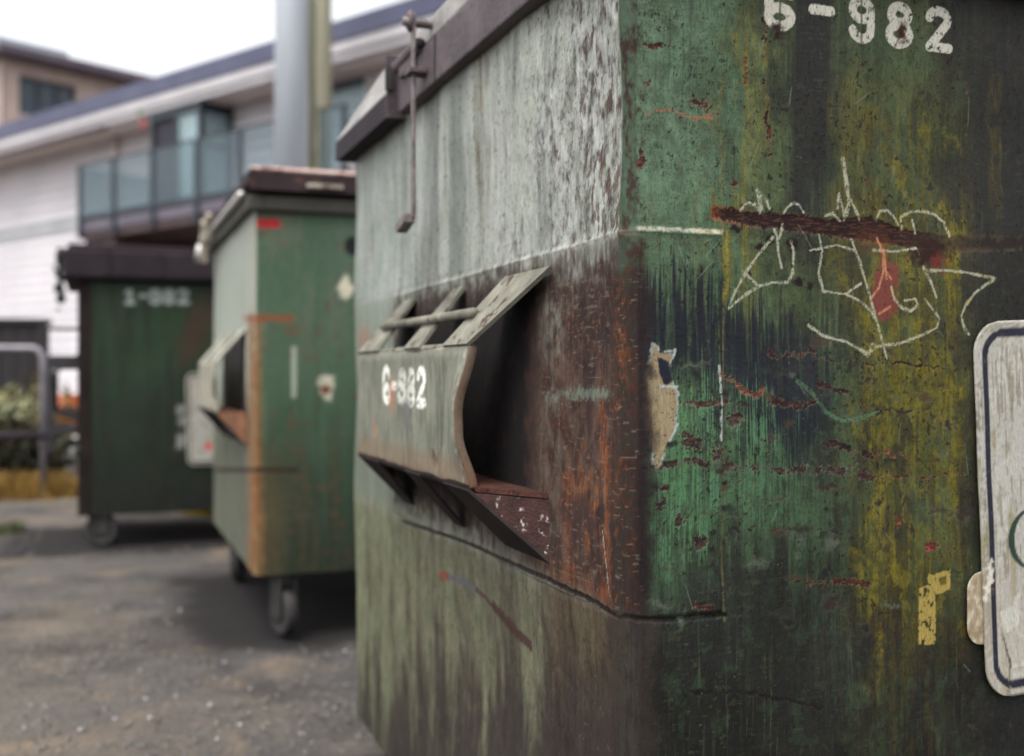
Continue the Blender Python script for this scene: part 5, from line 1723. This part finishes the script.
def shrub(px, Z, w, h, label, leaves, petals, seed):
    t = thing('shrub', label, 'shrub', at(px, Z), 0, 'shrubs at the edge of the yard')
    st = MB()
    rs = random.Random(seed)
    for k in range(7):
        a = rs.uniform(0, 6.28)
        e = (math.cos(a) * w * .35, math.sin(a) * w * .35, h * rs.uniform(.6, .9))
        st.tube([(0, 0, -.02), (e[0] * .3, e[1] * .3, h * .35), e], [.018, .012, .005], 6)
    st.build('stem', M['bark'], t, True)
    co, q = leaf_cloud(900, (0, 0, h * .58), (w * .5, w * .45, h * .48), .035, seed)
    link('foliage', np_mesh('foliage', co, q), M[leaves], t)
    if petals:
        co, q = leaf_cloud(petals, (0, -w * .25, h * .80), (w * .38, w * .25, h * .22), .034, seed + 1)
        link('blossom', np_mesh('blossom', co, q), M['petal'], t)


def grass(name, label, spots, mat, seed, hgt=.12, n=500):
    rs = np.random.RandomState(seed)
    co, q = [], []
    for (cx, cy, rx, ry) in spots:
        for k in range(n):
            a, r = rs.rand() * 6.28, math.sqrt(rs.rand())
            x, y = cx + rx * r * math.cos(a), cy + ry * r * math.sin(a)
            h = hgt * (.4 + rs.rand())
            lx, ly = rs.normal(size=2) * h * .45
            b = rs.rand() * 6.28
            wx_, wy_ = .005 * math.cos(b), .005 * math.sin(b)
            i = len(co)
            co += [(x - wx_, y - wy_, -.01), (x + wx_, y + wy_, -.01), (x + lx + wx_ * .3, y + ly, h), (x + lx - wx_ * .3, y + ly, h)]
            q.append([i, i + 1, i + 2, i + 3])
    tag(link(name, np_mesh(name, np.array(co), np.array(q)), M[mat]), label, 'grass', kind='stuff')


def left_corner():
    # dark board shed
    Z = 10.5
    p1, p0 = at(47, Z), at(-110, Z)
    t = thing('board_fence', 'dark brown board fence at the left edge behind the metal tube frame', 'fence', ((p0.x + p1.x) / 2, Z, 0))
    hw = (p1.x - p0.x) / 2
    mb = MB()
    n = 10
    for k in range(n):
        a = -hw + 2 * hw * k / n
        mb.box(a + .004, a + 2 * hw / n - .004, 0, .03, 0, 1.40, .003)
    mb.box(-hw, hw - .02, .031, .10, .02, 1.39)
    mb.build('boards', M['near_black_fence'], t)
    MB().box(-hw - .05, hw + .005, -.03, .12, 1.401, 1.455, .008).build('cap_board', M['near_black_fence'], t)
    # tubular metal frame
    Z = 8.2
    t = thing('tube_frame', 'grey metal tube frame with rounded corners standing at the left edge', 'rack', at(15, Z))
    o = at(15, Z)
    pts = []
    zt_, xr, xl, rad = CAMZ + (HY - 348) / FPX * Z, at(43, Z).x - o.x, at(-70, Z).x - o.x, .09
    for a in range(0, 91, 15):
        pts.append((xr - rad + rad * math.sin(R(a)), 0, zt_ - rad + rad * math.cos(R(a))))
    pl = [(xl + rad - rad * math.sin(R(a)), 0, zt_ - rad + rad * math.cos(R(a))) for a in range(90, -1, -15)]
    MB().tube([(xl, 0, 0)] + pl + pts + [(xr, 0, 0)], .023, 10).build('hoop', M['hoop'], t, True)
    zb_ = CAMZ + (HY - 436) / FPX * Z
    MB().tube([(xl, 0, zb_), (xr + .08, 0, zb_)], .034, 10).build('cross_bar', M['far_lid'], t, True)
    for x, x2 in ((xr - .10, xr - .02), (xl, xl)):
        MB().tube([(x, .25, zt_ - .05), (x, .25, 0)], .03, 8).build('rear_post', M['black_steel'], t, True)
        MB().tube([(x, .25, zt_ - .08), (x2, .0, zt_ - .10)], .02, 8).build('tie_bar', M['black_steel'], t, True)
    # shrubs
    shrub(22, 9.3, 1.0, .82, 'shrub with pale blossom seen through the metal tube frame', 'leaf_yellow', 200, 3)
    shrub(48, 9.0, .55, .50, 'small dark shrub just right of the metal tube frame', 'leaf_dark', 0, 4)
    shrub(-6, 8.8, .8, .62, 'dark leafy shrub cut by the left picture edge', 'leaf_dark', 0, 5)
    # barrel and pail glimpsed past the far dumpster
    p = at(62, 12.2)
    t = thing('barrel', 'orange barrel glimpsed past the far dumpster', 'barrel', p)
    m = MB()
    prof = [(.0, 0), (.19, 0), (.205, .03), (.20, .22), (.215, .24), (.20, .26), (.195, .46), (.21, .48), (.195, .50), (.185, .68), (.17, .70), (0, .70)]
    rings = [[m.bm.verts.new((r * math.cos(2 * PI * k / 24), r * math.sin(2 * PI * k / 24), z)) for k in range(24)] for r, z in prof if r > 0]
    for A, B in zip(rings[:-1], rings[1:]):
        for k in range(24):
            m.bm.faces.new((A[k], A[(k + 1) % 24], B[(k + 1) % 24], B[k]))
    m.bm.faces.new(rings[0])
    m.bm.faces.new(rings[-1])
    m.build('drum', M['orange'], t, True)
    MB().tube([(.06, 0, .70), (.06, 0, .725)], .03, 12).build('bung', M['black_steel'], t, True)
    p = at(70, 10.4)
    t = thing('bucket', 'white bucket on the ground beside the far dumpster', 'bucket', p)
    m = MB()
    m.tube([(0, 0, .02), (0, 0, .32)], [.085, .11], 20)
    m.tube([(0, 0, .32), (0, 0, .335)], .118, 20)
    m.build('pail', M['white_plastic'], t, True)
    pts = [(.118 * math.cos(R(a)), -.02, .30 - .1 * math.sin(R(a))) for a in range(0, 181, 15)]
    MB().tube([(x, -.125 if abs(x) < .1 else -.06, z) for x, y, z in pts], .004, 6).build('handle', M['black_steel'], t, True)
    g = at(10, 8.35)
    g2 = at(45, 8.5)
    grass('dry_grass', 'strip of dry yellow grass at the left edge of the yard', [(g.x, g.y, .5, .32), (g2.x, g2.y, .45, .25), (g.x - .6, g.y + .3, .5, .4)], 'grass_dry', 21, .14, 900)
    g = at(8, 6.5)
    grass('weed_patch', 'few low green weeds growing in the yard', [(g.x, g.y, .09, .12)], 'grass_green', 22, .05, 220)
    g = at(206, 7.35)
    grass('yellow_weeds', 'bright yellow tuft seen under the far dumpster', [(g.x, g.y, .16, .10)], 'grass_yellow', 23, .12, 350)


build_ground()
near_dumpster()
mid_dumpster()
far_dumpster()
house()
ornament()
back_house()
poles()
left_corner()

# ------------------------------------------------------------------ sky, sun, camera
w = bpy.data.worlds.new('World')
SC.world = w
w.use_nodes = True
nt = w.node_tree
bg = nt.nodes['Background']
sky = nt.nodes.new('ShaderNodeTexSky')
sky.sky_type = 'NISHITA'
sky.sun_disc = False
SUN_EL, SUN_AZ = R(64), R(-150)          # azimuth clockwise from +Y: a veiled sun high on the left
sky.sun_elevation = SUN_EL
sky.sun_rotation = SUN_AZ
sky.dust_density = 4.
sky.air_density = 1.
hs = nt.nodes.new('ShaderNodeHueSaturation')     # a grey overcast: the sky's colour drained
hs.inputs['Saturation'].default_value = .12
hs.inputs['Value'].default_value = 1.
nt.links.new(sky.outputs[0], hs.inputs['Color'])
nt.links.new(hs.outputs[0], bg.inputs[0])
bg.inputs[1].default_value = .15

sl = bpy.data.lights.new('sun', 'SUN')
sl.energy = .9
sl.angle = R(40)
sl.color = (1., .96, .9)
so = bpy.data.objects.new('sun', sl)
C.objects.link(so)
sd = Vector((math.sin(SUN_AZ) * math.cos(SUN_EL), math.cos(SUN_AZ) * math.cos(SUN_EL), math.sin(SUN_EL)))
so.rotation_euler = sd.to_track_quat('Z', 'Y').to_euler()

cd = bpy.data.cameras.new('camera')
cd.sensor_width = 36.
cd.lens = 36. * FPX / 1024.
cd.shift_y = -(378 - HY) / 1024.
cd.clip_start = .05
cd.clip_end = 3000
cd.dof.use_dof = True
cd.dof.focus_distance = 1.36
cd.dof.aperture_fstop = 2.8
cam = bpy.data.objects.new('camera', cd)
C.objects.link(cam)
cam.location = (0, 0, CAMZ)
cam.rotation_euler = (R(90), 0, 0)
SC.camera = cam

SC.view_settings.view_transform = 'Standard'
SC.view_settings.look = 'None'
SC.view_settings.exposure = 1.3
SC.view_settings.gamma = 1.
SC.cycles.use_denoising = True
SC.cycles.max_bounces = 8
